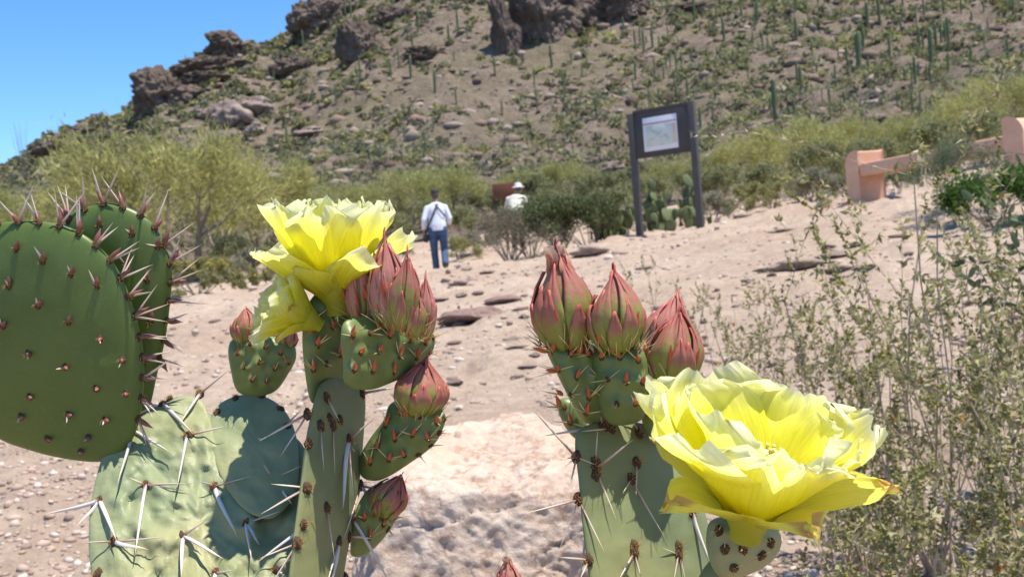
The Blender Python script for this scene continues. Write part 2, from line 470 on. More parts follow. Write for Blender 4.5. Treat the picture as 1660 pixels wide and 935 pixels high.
def terrain(x, y, fine=True):
    x = np.asarray(x, float); y = np.asarray(y, float)
    d = np.hypot(x, y) + 1e-9; az = np.arctan2(x, y)
    k = np.minimum(d, D0) / d
    zn = tps(x * k, y * k)
    p = np.stack([x, y, np.zeros_like(x)], -1)
    R, E = ridge(az)
    H = R * np.tan(E) + CAMZ
    t = np.clip((d - D0) / (R - D0), 0, None)
    tc = np.clip(t, 0, 1)
    s = .13 * tc + .87 * tc ** 1.9
    zh = zn + (np.maximum(H, zn + .2) - zn) * s
    edge = np.clip(tc * 6, 0, 1) * np.clip((1.06 - tc) * 4, .12, 1)
    zh = zh + edge * (fbm(p * .022, 4, 3) * 2.6 + np.abs(fbm(p * .09, 4, 9)) * 2.2)
    if fine: zh = zh + np.clip(tc * 8, 0, 1) * fbm(p * .55, 3, 21) * .42
    back = np.clip((d - R) / 420, 0, 1); back = back * back * (3 - 2 * back)
    zh = np.where(d > R, zh * (1 - back) + back * (-2.0), zh)
    if fine:
        f = np.clip(d / 3, 0, 1)
        zn2 = zn + f * fbm(p * .8, 3, 5) * .05 + fbm(p * 4.5, 4, 6) * .016 + np.clip(fbm(p * 1.7, 4, 8) - .2, 0, 1) * .09 * f
    else: zn2 = zn
    return np.where(d < D0, zn2, zh)
def tz(x, y): return float(terrain(np.array([x]), np.array([y]))[0])
def hit(px, py, dmin=1.0, dmax=320):
    """where the view ray through a photo pixel meets the terrain"""
    ds = np.geomspace(dmin, dmax, 900)
    p = Pn(px, py, ds)
    below = p[:, 2] < terrain(p[:, 0], p[:, 1], True)
    if not below.any(): return None
    k = int(np.argmax(below))
    q = p[k]
    return Vector((q[0], q[1], tz(q[0], q[1])))
def ground_at(px, d, py=430):
    p = P(px, py, d)
    return Vector((p.x, p.y, tz(p.x, p.y)))

azs = np.concatenate([np.linspace(-math.pi, -.68, 56, endpoint=False), np.linspace(-.68, .68, 560, endpoint=False), np.linspace(.68, math.pi, 56, endpoint=False)])
NA = len(azs)
def polar(rows):
    """rows (K,NA) distances -> grid mesh"""
    K = rows.shape[0]
    A = np.broadcast_to(azs, rows.shape)
    x = rows * np.sin(A); y = rows * np.cos(A)
    z = terrain(x, y)
    V = np.stack([x, y, z], -1).reshape(-1, 3)
    i = np.arange(K - 1)[:, None] * NA; j = np.arange(NA)[None]; j2 = (j + 1) % NA
    F = np.stack([i + j, i + j2, i + NA + j2, i + NA + j], -1).reshape(-1, 4)
    return V, F[:, ::-1]
rn = np.concatenate([[0.02, .2], np.geomspace(.45, D0 - 1e-4, 285)])
V, F = polar(np.repeat(rn[:, None], NA, 1))
ground = add('ground', mesh_np('ground', V, F, M['ground'], True))
tag(ground, 'pinkish sandy trail ground strewn with gravel', None, None, 'structure')
Rz, _ = ridge(azs)
tt = np.concatenate([np.linspace(0, 1, 260), 1 + np.geomspace(.01, 12, 26)])
rows = D0 + tt[:, None] * (Rz - D0)[None]
rows[0] = D0 - 1e-4
V, F = polar(rows)
hill = add('hill', mesh_np('hill', V, F, M['hill'], True))
tag(hill, 'steep rocky desert hillside dotted with scrub', None, None, 'structure')

# ------------------------------------------------------------------ rocks
def facets(v, seed, k=26, planes=(), lo=.78, hi=1.12):
    """distance along unit directions v to a block cut by k random planes"""
    rs = np.random.default_rng(seed)
    n = rs.normal(size=(k, 3)); n /= np.linalg.norm(n, axis=1, keepdims=True); h = rs.uniform(lo, hi, k)
    for (a, b, c, hh) in planes:
        q = np.array((a, b, c), float); n = np.vstack([n, q / np.linalg.norm(q)]); h = np.r_[h, hh]
    c = v @ n.T
    return np.where(c > .05, h / np.maximum(c, .05), 9).min(1)
def rock_mesh(name, sub, seed, mat, amp=.3, freq=1.3, flat=1.0, crag=0.0):
    v, f = ico(sub)
    n = fbm(v * freq + seed * 3.1, 5, seed)
    r = .45 * (1 + amp * n) + .55 * facets(v, seed, 22) * (1 + amp * .5 * n)
    if crag:
        r += crag * np.round(fbm(v * freq * 1.6 + seed, 3, seed + 40) * 3) / 3
        r -= crag * .9 * np.clip(.25 - np.abs(fbm(v * (3.2, 3.2, .7) + seed, 3, seed + 70)), 0, 1) * 2.2   # upright cracks
        r += crag * .5 * fbm(v * 5.5 + seed, 4, seed + 90)
    v = v * r[:, None]
    v[:, 2] *= flat
    return mesh_np(name, v, f, mat, False)
OUT = [rock_mesh('outcrop_rock', 5, 10 + k, M['outcrop'], .34, 1.3, 1, .22) for k in range(4)]
BLD = [rock_mesh('hill_boulder', 3, 20 + k, M['boulder'], .32, 1.3, .8, .2) for k in range(3)]
STN = [rock_mesh('trail_stone', 3, 30 + k, M['stone'], .28, 1.2, .55, .07) for k in range(3)]
RST = [rock_mesh('red_stone', 3, 36 + k, M['redstone'], .28, 1.2, .5, .07) for k in range(2)]
def put_rock(name, me, px, py, wpx, hpx, label, cat='rock', group=None, depthk=1.0, sink=.25, dmin=1.0):
    """px,py: centre of the rock's foot in the photo"""
    h = hit(px, py, dmin)
    if h is None: return
    d = (CM.inverted() @ h).z * -1
    w = wpx * d / FPX / 2; hh = hpx * d / FPX / 2
    me = random.choice(me)
    o = add(name, me, None, h + Vector((0, w * depthk * .4, hh * (1 - sink * 1.6))), (random.uniform(-.1, .1), rad(-3), random.uniform(-.5, .5)), (w * 1.08, w * depthk, hh * 1.25))
    return tag(o, label, cat, group)
OC = [ # foot centre px,py, w, h
    (262, 176, 105, 72, 'dark rounded bluff rising off the skyline slope above the pale boulders'),
    (330, 118, 90, 34, 'long dark ledge below the skyline knob'),
    (372, 92, 78, 44, 'dark knob of rock standing on the bare skyline'),
    (335, 135, 80, 26, 'thin broken ledge beneath the long dark ledge'),
    (478, 122, 70, 38, 'brown cleft outcrop below the saddle in the skyline'),
    (515, 45, 95, 62, 'dark crag where the skyline climbs out of the picture'),
    (585, 96, 72, 78, 'tall brown pillar-like outcrop standing alone on the slope'),
    (640, 38, 60, 36, 'small brown outcrop uphill of the lone pillar outcrop'),
    (690, 96, 62, 26, 'low slanting brown slab below the cliff'),
    (822, 82, 46, 90, 'dark narrow buttress at the shaded end of the cliff'),
    (880, 64, 120, 110, 'broad dark cliff face high on the slope'),
    (945, 45, 80, 95, 'cliff block beside the broad dark cliff face'),
    (1010, 22, 80, 60, 'cliff block at the low end of the cliff band'),
    (1118, 20, 58, 20, 'flat dark slab lying alone on the upper slope'),
    (130, 226, 60, 22, 'low rocky hump on the lower skyline'),
    (90, 248, 50, 26, 'dark rubble ledge at the low end of the ridge'),
    (1085, 170, 34, 22, 'dark brown boulder among saguaros above the map board'),
]
for (a, b, w, h, lab) in OC:
    put_rock('rock_outcrop', OUT, a, b, w * .88, h * .9, lab, 'outcrop', None, .9, .3, 40)
BC = [(372, 205, 55, 50, 'tall pale boulder at the head of the tree-covered slope'), (415, 220, 32, 24, 'round rust-brown boulder beside the tall pale boulder'), (415, 185, 44, 34, 'pale split boulder uphill of the round rust-brown boulder'),
      (345, 192, 34, 26, 'small boulder tucked against the tall pale boulder'), (500, 220, 46, 18, 'flat pinkish slab on the middle slope'), (520, 235, 24, 14, 'small pinkish block below the flat slab'), (320, 185, 18, 16, 'small brown block uphill of the trees'),
      (998, 277, 30, 18, 'rounded grey boulder behind the map board posts'), (1100, 276, 34, 12, 'flat pale slab between the map board posts'), (1415, 196, 34, 14, 'grey slab on the slope beyond the bench'), (1098, 272, 20, 10, 'little slab resting by the flat pale slab')]
for (a, b, w, h, lab) in BC:
    put_rock('hill_boulder', BLD, a, b, w, h, lab, 'boulder', None, .9, .3, 25)
TS = [(1290, 438, 100, 26, STN, 'long grey-brown stone bedded in sand below the bench'), (1352, 416, 50, 14, STN, 'small dark stone uphill of the long grey-brown stone'), (1362, 441, 40, 16, STN, 'lone round stone at the end of the long grey-brown stone'),
      (765, 524, 110, 44, RST, 'broad reddish rock ledge in the trail behind the boulder'), (815, 492, 60, 20, RST, 'small reddish rock step on the trail'), (955, 416, 50, 22, STN, 'brown stone at the foot of the dry bush'),
      (905, 428, 34, 12, STN, 'small stone beside the brown stone'), (1270, 377, 40, 10, STN, 'flat stone on the sandy rise below the bench'), (742, 464, 26, 12, STN, 'pale stone just behind the walker'), (722, 458, 14, 12, STN, 'small dark stone at the walker\'s heels'),
      (1205, 352, 26, 9, STN, 'stone at the edge of the scrub beyond the map board'), (1460, 385, 30, 10, STN, 'small stone in front of the bench'), (700, 490, 40, 9, STN, 'flat stone lying along the trail'), (880, 470, 30, 9, STN, 'flat stone in open sand below the dry bush')]
for (a, b, w, h, ms, lab) in TS:
    put_rock('trail_rock', ms, a, b, w, h, lab, 'rock', None, .8, .35, 1.5)
TR = []
for k in range(90):
    a = random.uniform(0, 1650); b = random.uniform(400 if a > 600 else 480, 640)
    o = put_rock('loose_stone', STN + RST, a, b, random.uniform(7, 30), random.uniform(5, 12), 'small loose stone lying on the open sandy ground', 'stone', 'loose stones on the sand', .9, .3, 3.0)

# gravel: one mass of little stones
iv, jf = ico(0)
mb = MB()
def scatter_stones(n, dlo, dhi, slo, shi, azlim=.62, px=1.0):
    d = dlo * (dhi / dlo) ** (rng.random(n) ** px); az = rng.uniform(-azlim, azlim, n)
    x = d * np.sin(az); y = d * np.cos(az)
    dens = fbm(np.stack([x, y, x * 0], -1) * 1.1, 3, 77)
    k = dens + rng.random(n) * .9 > .15
    x, y, d = x[k], y[k], d[k]; n = len(x)
    z = terrain(x, y)
    s = (slo * (shi / slo) ** (rng.random(n) ** 1.8))
    sc = np.stack([s * rng.uniform(.8, 1.5, n), s * rng.uniform(.8, 1.3, n), s * rng.uniform(.45, .9, n)], -1)
    a = rng.uniform(0, 6.28, n); ca, sa = np.cos(a)[:, None], np.sin(a)[:, None]
    v = iv[None] * (1 + rng.uniform(-.28, .28, (n, 12, 1)))
    v = v * sc[:, None]
    v = np.stack([v[..., 0] * ca - v[..., 1] * sa, v[..., 0] * sa + v[..., 1] * ca, v[..., 2]], -1)
    v += np.stack([x, y, z + s * .15], -1)[:, None]
    base = np.array([(.38, .27, .215), (.45, .335, .265), (.52, .41, .335), (.42, .29, .22), (.58, .48, .41), (.25, .18, .15)])
    c = base[rng.integers(0, 6, n)] * rng.uniform(.85, 1.12, (n, 1))
    mb.add(v.reshape(-1, 3), (jf[None] + (np.arange(n) * 12)[:, None, None]).reshape(-1, 3), np.repeat(c, 12, 0))
scatter_stones(9000, 1.0, 4.5, .0035, .012)
scatter_stones(6000, 1.1, 4.0, .006, .02)
scatter_stones(7000, 4.0, 14, .006, .026)
scatter_stones(2500, 12, 33, .015, .055)
gravel = add('gravel', mb.mesh('gravel', M['gravel']))
tag(gravel, 'loose pinkish grey gravel scattered over the sandy ground', 'gravel', None, 'stuff')

# scree on the hill + scrub mass
mb = MB()
n = 9500
az = rng.uniform(-.62, .62, n); Rr, _ = ridge(az); d = 42 + (Rr - 44) * rng.random(n) ** .75
x, y = d * np.sin(az), d * np.cos(az); z = terrain(x, y)
s = .14 * (.95 / .14) ** (rng.random(n) ** 2.0)
v = iv[None] * (1 + rng.uniform(-.3, .3, (n, 12, 1))) * np.stack([s * rng.uniform(.8, 1.6, n), s, s * rng.uniform(.5, .95, n)], -1)[:, None]
v += np.stack([x, y, z], -1)[:, None]
base = np.array([(.26, .195, .155), (.19, .135, .105), (.32, .25, .205), (.13, .09, .07), (.24, .16, .12)])
c = base[rng.integers(0, 5, n)] * rng.uniform(.8, 1.1, (n, 1))
mb.add(v.reshape(-1, 3), (jf[None] + (np.arange(n) * 12)[:, None, None]).reshape(-1, 3), np.repeat(c, 12, 0))
scree = add('scree', mb.mesh('scree', M['gravel']))
tag(scree, 'broken rock scree covering the hillside', 'scree', None, 'stuff')

mb = MB()
n = 14300
az = rng.uniform(-.62, .62, n); Rr, _ = ridge(az); d = 40 + (Rr - 41) * rng.random(n) ** .8
x, y = d * np.sin(az), d * np.cos(az)
dn = fbm(np.stack([x, y, x * 0], -1) * .035, 3, 55)
k = (dn + rng.random(n) * 1.1 + .35 * (az > .05) * (az + .1) > .05); x, y, d, az = x[k], y[k], d[k], az[k]; n = len(x); z = terrain(x, y)
L_ = 27
s = rng.uniform(.4, 1.15, n) * np.where(rng.random(n) < .14, 1.7, 1)
u = rng.normal(size=(n, L_, 3)); u /= np.linalg.norm(u, axis=-1, keepdims=True); u *= (rng.random((n, L_, 1)) ** .45)
u[..., 2] = np.abs(u[..., 2]) * .85
c = np.stack([x, y, z], -1)[:, None] + u * s[:, None, None]
pal = np.array([(.21, .215, .10), (.25, .245, .115), (.175, .18, .10), (.28, .26, .16), (.21, .21, .14), (.31, .30, .12)])
pc = pal[rng.integers(0, 6, n)] * rng.uniform(.75, 1.15, (n, 1))
lc = np.repeat(pc, L_, 0) * rng.uniform(.7, 1.25, (n * L_, 1))
sz = np.repeat(np.maximum(.05, d * .0021) * np.sqrt(s), L_) * rng.uniform(.7, 1.5, n * L_)
mb.leaves(c.reshape(-1, 3), sz, sz * .6, lc)
scrub = add('desert_scrub', mb.mesh('desert_scrub', M['scrub']))
tag(scrub, 'low olive and grey green scrub covering the hillside', 'scrub', None, 'stuff')

# ------------------------------------------------------------------ saguaros
def saguaro_mesh(name, r, arms, seed):
    rs = random.Random(seed)
    mb = MB()
    def column(pts, rads):
        n = 22
        Vv, Ff, Tt = loft(pts, rads, rads, n)
        K = len(pts)
        for k in range(K):
            c = np.array(pts[k]); Vv[k * n:(k + 1) * n:2] = c + (Vv[k * n:(k + 1) * n:2] - c) * .84
        mb.add(Vv, Ff); mb.add(Vv, Tt)
    zs = [-.06, .0, .2, .45, .7, .88, .95, .985, 1.0]
    column([(rs.uniform(-.008, .008), rs.uniform(-.008, .008), z) for z in zs], [r * .8, r * .85, r * .95, r * 1.05, r, r * .92, r * .75, r * .45, r * .08])
    for (h, a, l) in arms:
        dx, dy = math.cos(a), math.sin(a)
        o = r * 2.6
        column([(0, 0, h), (dx * o * .6, dy * o * .6, h + .0), (dx * o, dy * o, h + .04), (dx * o * 1.08, dy * o * 1.08, h + .12), (dx * o * 1.1, dy * o * 1.1, h + l * .7), (dx * o * 1.1, dy * o * 1.1, h + l * .94), (dx * o * 1.1, dy * o * 1.1, h + l)],
               [r * .6, r * .62, r * .66, r * .7, r * .7, r * .55, r * .08])
    return mb.mesh(name, M['saguaro'], True)
SG = [saguaro_mesh('saguaro', .05, [], 1), saguaro_mesh('saguaro', .06, [], 2), saguaro_mesh('saguaro', .042, [], 3)]
SGA = [saguaro_mesh('saguaro', .05, [(.45, .3, .32), (.52, 3.3, .26)], 4), saguaro_mesh('saguaro', .052, [(.4, 2.8, .3)], 5)]
def put_saguaro(px, py, hpx, armed):
    h = hit(px, py, 36)
    if h is None: return
    d = -(CM.inverted() @ h).z
    H = min(max(hpx * d / FPX, 1.2), 9)
    me = random.choice(SGA if armed else SG)
    o = add('saguaro', me, None, h, (random.uniform(-.03, .03), random.uniform(-.03, .03), random.uniform(0, 6.28)), (H, H, H))
    if armed: tag(o, 'saguaro cactus with upturned side arms on the hillside', 'saguaro', 'armed saguaros on the hillside')
    else: tag(o, 'slender single-stemmed saguaro cactus standing on the hillside', 'saguaro', 'single-stemmed saguaros on the hillside')
z3 = [(920, 330, 190), (545, 545, 185), (525, 525, 85), (600, 480, 60), (1325, 235, 160), (1245, 310, 180), (1175, 380, 130), (1160, 380, 60), (1265, 205, 100), (940, 215, 120), (960, 140, 130), (1015, 120, 120), (1110, 150, 80), (1190, 235, 110), (1210, 235, 80), (660, 405, 110), (815, 390, 100), (490, 375, 40), (265, 555, 80), (210, 580, 100), (105, 465, 110), (180, 450, 60), (75, 310, 60), (720, 215, 40), (515, 250, 80), (1060, 225, 60), (1585, 280, 60), (1565, 390, 70), (1610, 465, 50), (990, 400, 40), (640, 50, 60), (1215, 95, 110), (240, 280, 60), (285, 260, 50), (170, 270, 50), (25, 230, 60), (300, 60, 70), (450, 70, 50), (595, 110, 40), (1500, 150, 60), (1420, 130, 50), (1380, 60, 60), (1480, 60, 60), (1550, 100, 50), (860, 120, 50), (780, 100, 50)]
for k, (a, b, h) in enumerate(z3): put_saguaro(1060 + a * .3614, b * .3614, h * .3614, k in (6, 9, 16))
z2 = [(1530, 490, 90), (1575, 470, 80), (1555, 335, 90), (1625, 310, 70), (1605, 300, 60), (1080, 690, 75), (885, 670, 70), (840, 350, 90), (665, 470, 70), (435, 640, 80), (1300, 470, 60), (1575, 240, 80), (870, 520, 70), (275, 720, 40), (1100, 680, 40), (980, 560, 60), (1250, 300, 60), (1180, 290, 60)]
for k, (a, b, h) in enumerate(z2): put_saguaro(500 + a * .3614, b * .3614, h * .3614, k in (7,))
for (a, b, h) in [(1360, 690, 100), (1375, 580, 70), (1525, 880, 60), (1450, 400, 60), (1300, 400, 50), (880, 300, 40), (1330, 190, 40), (1165, 185, 45)]:
    put_saguaro(a * .3423, b * .3423, h * .3423, False)
for k in range(130):
    a = 430 + 1220 * random.random() ** .7
    put_saguaro(a, random.uniform(5, 200), random.uniform(16, 40), random.random() < .08)
# stout one behind the bench shrub and the one behind the second walker
for (px, py, hp, wd, lab) in [(1512, 232, 50, .14, 'stout barrel-shaped saguaro beyond the bench'), (850, 322, 54, .075, 'short thick saguaro right behind the walker in the pale hat')]:
    me = saguaro_mesh('stout_saguaro', wd, [], 9)
    q = hit(px, py, 26)
    d = -(CM.inverted() @ q).z
    H = hp * d / FPX
    tag(add('saguaro', me, None, q, None, (H, H, H)), lab, 'saguaro')

# ------------------------------------------------------------------ shrubs and trees (prototypes)
def grow(base, d, length, r, depth, rs, segs, tips, spread=.5, droop=0.0, shrink=.72, kids=(2, 3)):
    p = np.array(base, float); d = np.array(d, float)
    n = 3
    for k in range(n):
        d = d + rs.normal(size=3) * .13 + np.array([0, 0, -droop]); d /= np.linalg.norm(d)
        q = p + d * length / n
        r2 = r * (1 - .22 / n * (k + 1))
        segs.append((p, q, r, r2)); p, r = q, r2
        if depth <= 1: tips.append((p.copy(), d.copy(), depth))
    if depth > 0:
        for _ in range(rs.integers(kids[0], kids[1] + 1)):
            dd = d + rs.normal(size=3) * spread
            grow(p, dd / np.linalg.norm(dd), length * shrink * rs.uniform(.8, 1.15), r * .68, depth - 1, rs, segs, tips, spread, droop, shrink, kids)
def segs_mesh(name, segs, mat, n=5):
    mb = MB()
    A = np.array([s[0] for s in segs]); B = np.array([s[1] for s in segs])
    mb.segs(A, B, np.array([s[2] for s in segs]), np.array([s[3] for s in segs]), n)
    return mb.mesh(name, mat, True)
def hide_proto(o):  # prototypes are used as the first individual: moved to a spot later
    return o
def make_palo_verde(seed, label, group):
    rs = np.random.default_rng(seed)
    t = thing('palo_verde_tree', label, 'tree', (0, 0, 0), group)
    segs, tips = [], []
    for k in range(4):
        a = k * 1.57 + rs.uniform(-.4, .4)
        grow((0, 0, -.05), (math.cos(a) * .55, math.sin(a) * .55, .8), .95, .085, 4, rs, segs, tips, .42, -.02, .78)
    add('trunk', segs_mesh('palo_trunk', segs, M['bark']), t)
    mb = MB()
    tp = np.array([q[0] for q in tips]); td = np.array([q[1] for q in tips])
    rep = 11
    c = np.repeat(tp, rep, 0) + rs.normal(size=(len(tp) * rep, 3)) * .17
    dr = np.repeat(td, rep, 0) + rs.normal(size=(len(tp) * rep, 3)) * .6 + np.array([0, 0, .3])
    pal = np.array([(.41, .395, .14), (.35, .35, .125), (.47, .44, .16), (.28, .28, .105)])
    col = pal[rs.integers(0, 4, len(c))] * rs.uniform(.8, 1.15, (len(c), 1))
    mb.leaves(c, rs.uniform(.07, .17, len(c)), rs.uniform(.008, .017, len(c)), col, dr)
    add('crown', mb.mesh('palo_crown', M['leaf']), t)
    return t
def make_bush(seed, label, group, pal, name='shrub', h=1.0, wdt=1.0, leaf=.03, nleaf=5000, aspect=.5, stems=10, twigvis=.012, flowers=None, cat='shrub'):
    rs = np.random.default_rng(seed)
    t = thing(name, label, cat, (0, 0, 0), group)
    segs, tips = [], []
    for k in range(stems):
        a = k * 6.28 / stems + rs.uniform(-.3, .3); sp = rs.uniform(.15, .9) * wdt / h
        v = np.array((math.cos(a) * sp, math.sin(a) * sp, 1)); v /= np.linalg.norm(v)
        grow((math.cos(a) * .05 * wdt, math.sin(a) * .05 * wdt, -.03), v, h * .42, twigvis, 3, rs, segs, tips, .38, 0, .62)
    add('stems', segs_mesh('bush_stems', segs, M['bark'], 4), t)
    tp = np.array([q[0] for q in tips]); rep = max(1, int(nleaf / len(tp)))
    c = np.repeat(tp, rep, 0) + rs.normal(size=(len(tp) * rep, 3)) * .055 * h
    c[:, 2] = np.abs(c[:, 2])
    pal = np.array(pal); col = pal[rs.integers(0, len(pal), len(c))] * rs.uniform(.75, 1.2, (len(c), 1))
    mb = MB()
    mb.leaves(c, leaf * rs.uniform(.6, 1.3, len(c)), leaf * aspect * rs.uniform(.6, 1.2, len(c)), col)
    add('foliage', mb.mesh('bush_leaves', M['leaf']), t)
    if flowers:
        mb = MB(); top = tp[tp[:, 2] > np.quantile(tp[:, 2], .6)]
        cc = top[rs.integers(0, len(top), flowers)] + rs.normal(size=(flowers, 3)) * .04 * h
        for _ in range(2): mb.leaves(cc, .022, .02, (.75, .55, .02))
        add('blossoms', mb.mesh('bush_flowers', M['leaf']), t)
    return t
OLIVE = [(.25, .26, .115), (.20, .215, .10), (.31, .30, .14), (.16, .17, .08)]
GREY = [(.28, .265, .165), (.23, .225, .14), (.33, .30, .20), (.18, .175, .11)]
YELG = [(.31, .30, .11), (.25, .25, .09), (.36, .33, .14)]
DRY = [(.22, .185, .135), (.17, .14, .10), (.27, .23, .17), (.12, .11, .06)]
DARK = [(.085, .11, .045), (.12, .14, .055), (.16, .175, .065), (.065, .085, .038)]

class Proto:
    """first use moves the prototype itself, later uses copy it"""
    def __init__(s, t): s.t = t; s.used = False; s.base = t.get('label')
    def put(s, loc, sc=1.0, label=None, rz=None):
        rz = random.uniform(0, 6.28) if rz is None else rz
        scv = (sc,) * 3 if not hasattr(sc, '__len__') else sc
        if not s.used:
            s.used = True; o = s.t; o.location = loc; o.rotation_euler = (0, 0, rz); o.scale = scv; WL[o.name] = Vector(loc)
            if label: o['label'] = label
            return o
        o = copy_thing(s.t, loc, rz, scv)
        o['label'] = label or s.base
        return o
PV = [Proto(make_palo_verde(100 + k, 'feathery yellow green palo verde tree at the foot of the hill', 'palo verde trees at the foot of the hill')) for k in range(2)]
def at_d(px, d):
    p = ground_at(px, d); return p
# big palo verde left of the walker
PV[0].put(at_d(318, 24), 1.25, 'large palo verde with dark forked trunk beside the yellow-flowered bush', 2.2)
PVL = {1090: 'palo verde tree directly behind the map board', 1450: 'palo verde tree standing behind the far end of the bench', 1640: 'palo verde tree behind the near end of the bench', 745: 'palo verde tree beyond the walker in white, at the bend of the trail', 180: 'palo verde tree on the skyline side of the large dark-trunked palo verde'}
for (px, d, s) in [(180, 27, .95), (425, 31, 1.0), (90, 33, .8), (255, 31, 1.1), (520, 38, .85), (600, 42, .9), (670, 38, .8), (745, 40, .85), (1290, 27, .82), (1215, 31, .75), (1370, 33, .8), (1450, 36, .8), (1580, 34, .9), (1640, 30, .8), (930, 44, .75), (1090, 40, .6), (20, 40, .9), (-60, 34, 1.0), (1530, 44, .8), (350, 45, .9), (1740, 36, 1.0), (470, 52, .9), (1150, 50, .8), (860, 54, .8), (1320, 52, .9), (1500, 60, .9), (700, 60, .9)]:
    PV[random.randint(0, 1)].put(at_d(px, d), s * random.uniform(.72, .9) * (1.3 if px < 480 else 1.1), PVL.get(px))
B_green = Proto(make_bush(201, 'rounded olive green desert bush at the foot of the hill', 'olive bushes at the foot of the hill', OLIVE, 'desert_bush', 1.2, 1.2, .035, 5200, .5))
B_grey = Proto(make_bush(202, 'low grey green desert bush at the edge of the sand', 'grey bushes along the sand edge', GREY, 'desert_bush', .7, 1.0, .028, 4200, .45))
B_yel = Proto(make_bush(203, 'low yellowish green bush at the edge of the sand', 'yellowish bushes along the sand edge', YELG, 'desert_bush', .7, .9, .028, 4200, .4))
for (px, d, s) in [(560, 30, 1.0), (640, 31, .9), (760, 29, .9), (480, 27, .9), (1000, 27, 1.0), (1060, 30, .9), (1180, 25, .9), (1250, 24, .8), (1340, 25, .9), (1420, 22, .9), (1520, 24, 1.0), (1600, 22, 1.1), (380, 23, .9), (200, 22, .9), (60, 24, 1.1), (-40, 22, 1.2), (900, 32, 1.1), (980, 38, 1.2), (1130, 34, 1.0), (700, 34, 1.1), (820, 36, 1.1), (620, 47, 1.3), (1400, 42, 1.3), (1260, 44, 1.3), (540, 36, 1.2), (580, 40, 1.2), (660, 42, 1.2), (730, 45, 1.3), (790, 42, 1.2), (880, 42, 1.2), (1010, 46, 1.2), (1060, 44, 1.2), (450, 40, 1.3), (960, 52, 1.4), (760, 54, 1.4), (1170, 42, 1.2), (1480, 48, 1.3), (1570, 50, 1.3), (1340, 38, 1.1), (130, 34, 1.3), (20, 30, 1.2), (230, 38, 1.3)]:
    B_green.put(at_d(px, d), s * random.uniform(.9, 1.15))
for (px, d, s) in [(1160, 19.5, .9), (1330, 19, .9), (420, 19, 1.0), (480, 21, 1.0), (560, 23, 1.0), (640, 24.5, .9), (1470, 18, .9), (1380, 18.5, .7), (120, 19, 1.0), (20, 18, 1.1), (775, 24.5, .8), (1040, 22, 1.0)]:
    B_grey.put(at_d(px, d), s * random.uniform(.9, 1.15))
for (px, d, s) in [(1225, 20, .9), (1260, 18.5, .7), (745, 23.5, .8), (1320, 21, .9), (350, 18.5, .9), (520, 25, .9), (600, 26, .9), (1110, 20.5, .7)]:
    B_yel.put(at_d(px, d), s * random.uniform(.9, 1.15))
tb = make_bush(204, 'green bush dotted with yellow flowers under the large palo verde', None, OLIVE + YELG, 'flowering_bush', .6, 1.1, .026, 4800, .5, 10, .01, 150)
tb.location = at_d(318, 15.5)
tb2 = make_bush(205, 'smaller yellow-flowered bush at the left edge of the trail', None, OLIVE + YELG, 'flowering_bush', .4, .8, .024, 3200, .5, 9, .01, 40)
tb2.location = at_d(405, 16.5)
# bushes right of the walker
db = make_bush(206, 'brown half-dead twiggy bush beside the trail next to the walker', None, DRY, 'dry_bush', .95, 1.0, .022, 3600, .35, 16, .012)
db.location = at_d(828, 17.0); db.scale = (1.1, 1.0, 1.0)
for k, (px, d, s, lab) in enumerate([(905, 17.3, .95, 'dark green bush between the dry bush and the map board'), (862, 18.2, .92, 'dark green bush hiding the legs of the walker in the pale hat'), (958, 17.6, .85, 'small dark green bush nearest the prickly pear thicket')]):
    b = make_bush(207 + k, lab, None, DARK, 'creosote_bush', 1.15, 1.25, .03, 6500, .5, 12, .012)
    b.location = at_d(px, d); b.scale = (s, s, s)
# shrubs in front of the bench
b = make_bush(211, 'wispy grey green feathery shrub in front of the bench', None, [(.13, .16, .085), (.17, .195, .11), (.10, .125, .065)], 'feathery_shrub', .95, .75, .03, 7500, .14, 14, .007)
b.location = at_d(1548, 9.4); b.scale = (.78,) * 3
b = make_bush(212, 'bright green leafy shrub at the near end of the bench', None, [(.085, .16, .03), (.11, .20, .035), (.06, .115, .025)], 'leafy_shrub', .62, .75, .026, 5200, .5, 12, .007)
b.location = at_d(1618, 8.6); b.scale = (.95,) * 3
b = make_bush(213, 'low dark shrub in the shade under the bench', None, DARK, 'low_shrub', .4, .5, .022, 1600, .5, 9, .006)
b.location = at_d(1462, 14.6)
# ocotillo
t = thing('ocotillo', 'bare wand-like ocotillo against the blue sky at the low end of the ridge', 'ocotillo', (0, 0, 0))
p0 = hit(42, 300, 40); t.location = p0; WL[t.name] = p0
dd = -(CM.inverted() @ p0).z
rs = np.random.default_rng(5)
for k in range(9):
    a = rs.uniform(0, 6.28); h = 100 * dd / FPX * rs.uniform(.8, 1.05); sp = rs.uniform(.08, .26) * h
    pts = [(math.cos(a) * sp * (f ** .8), math.sin(a) * sp * (f ** .8), h * f) for f in np.linspace(0, 1, 7)]
    Vv, Ff, Tt = loft(np.array(pts) + rs.normal(size=(7, 3)) * .02, np.linspace(.035, .014, 7), np.linspace(.035, .014, 7), 6)
    me = mesh_np('ocotillo_wand', Vv, [Ff, Tt], M['bark'], True)
    o = bpy.data.objects.new('wand', me); COL.objects.link(o); o.parent = t
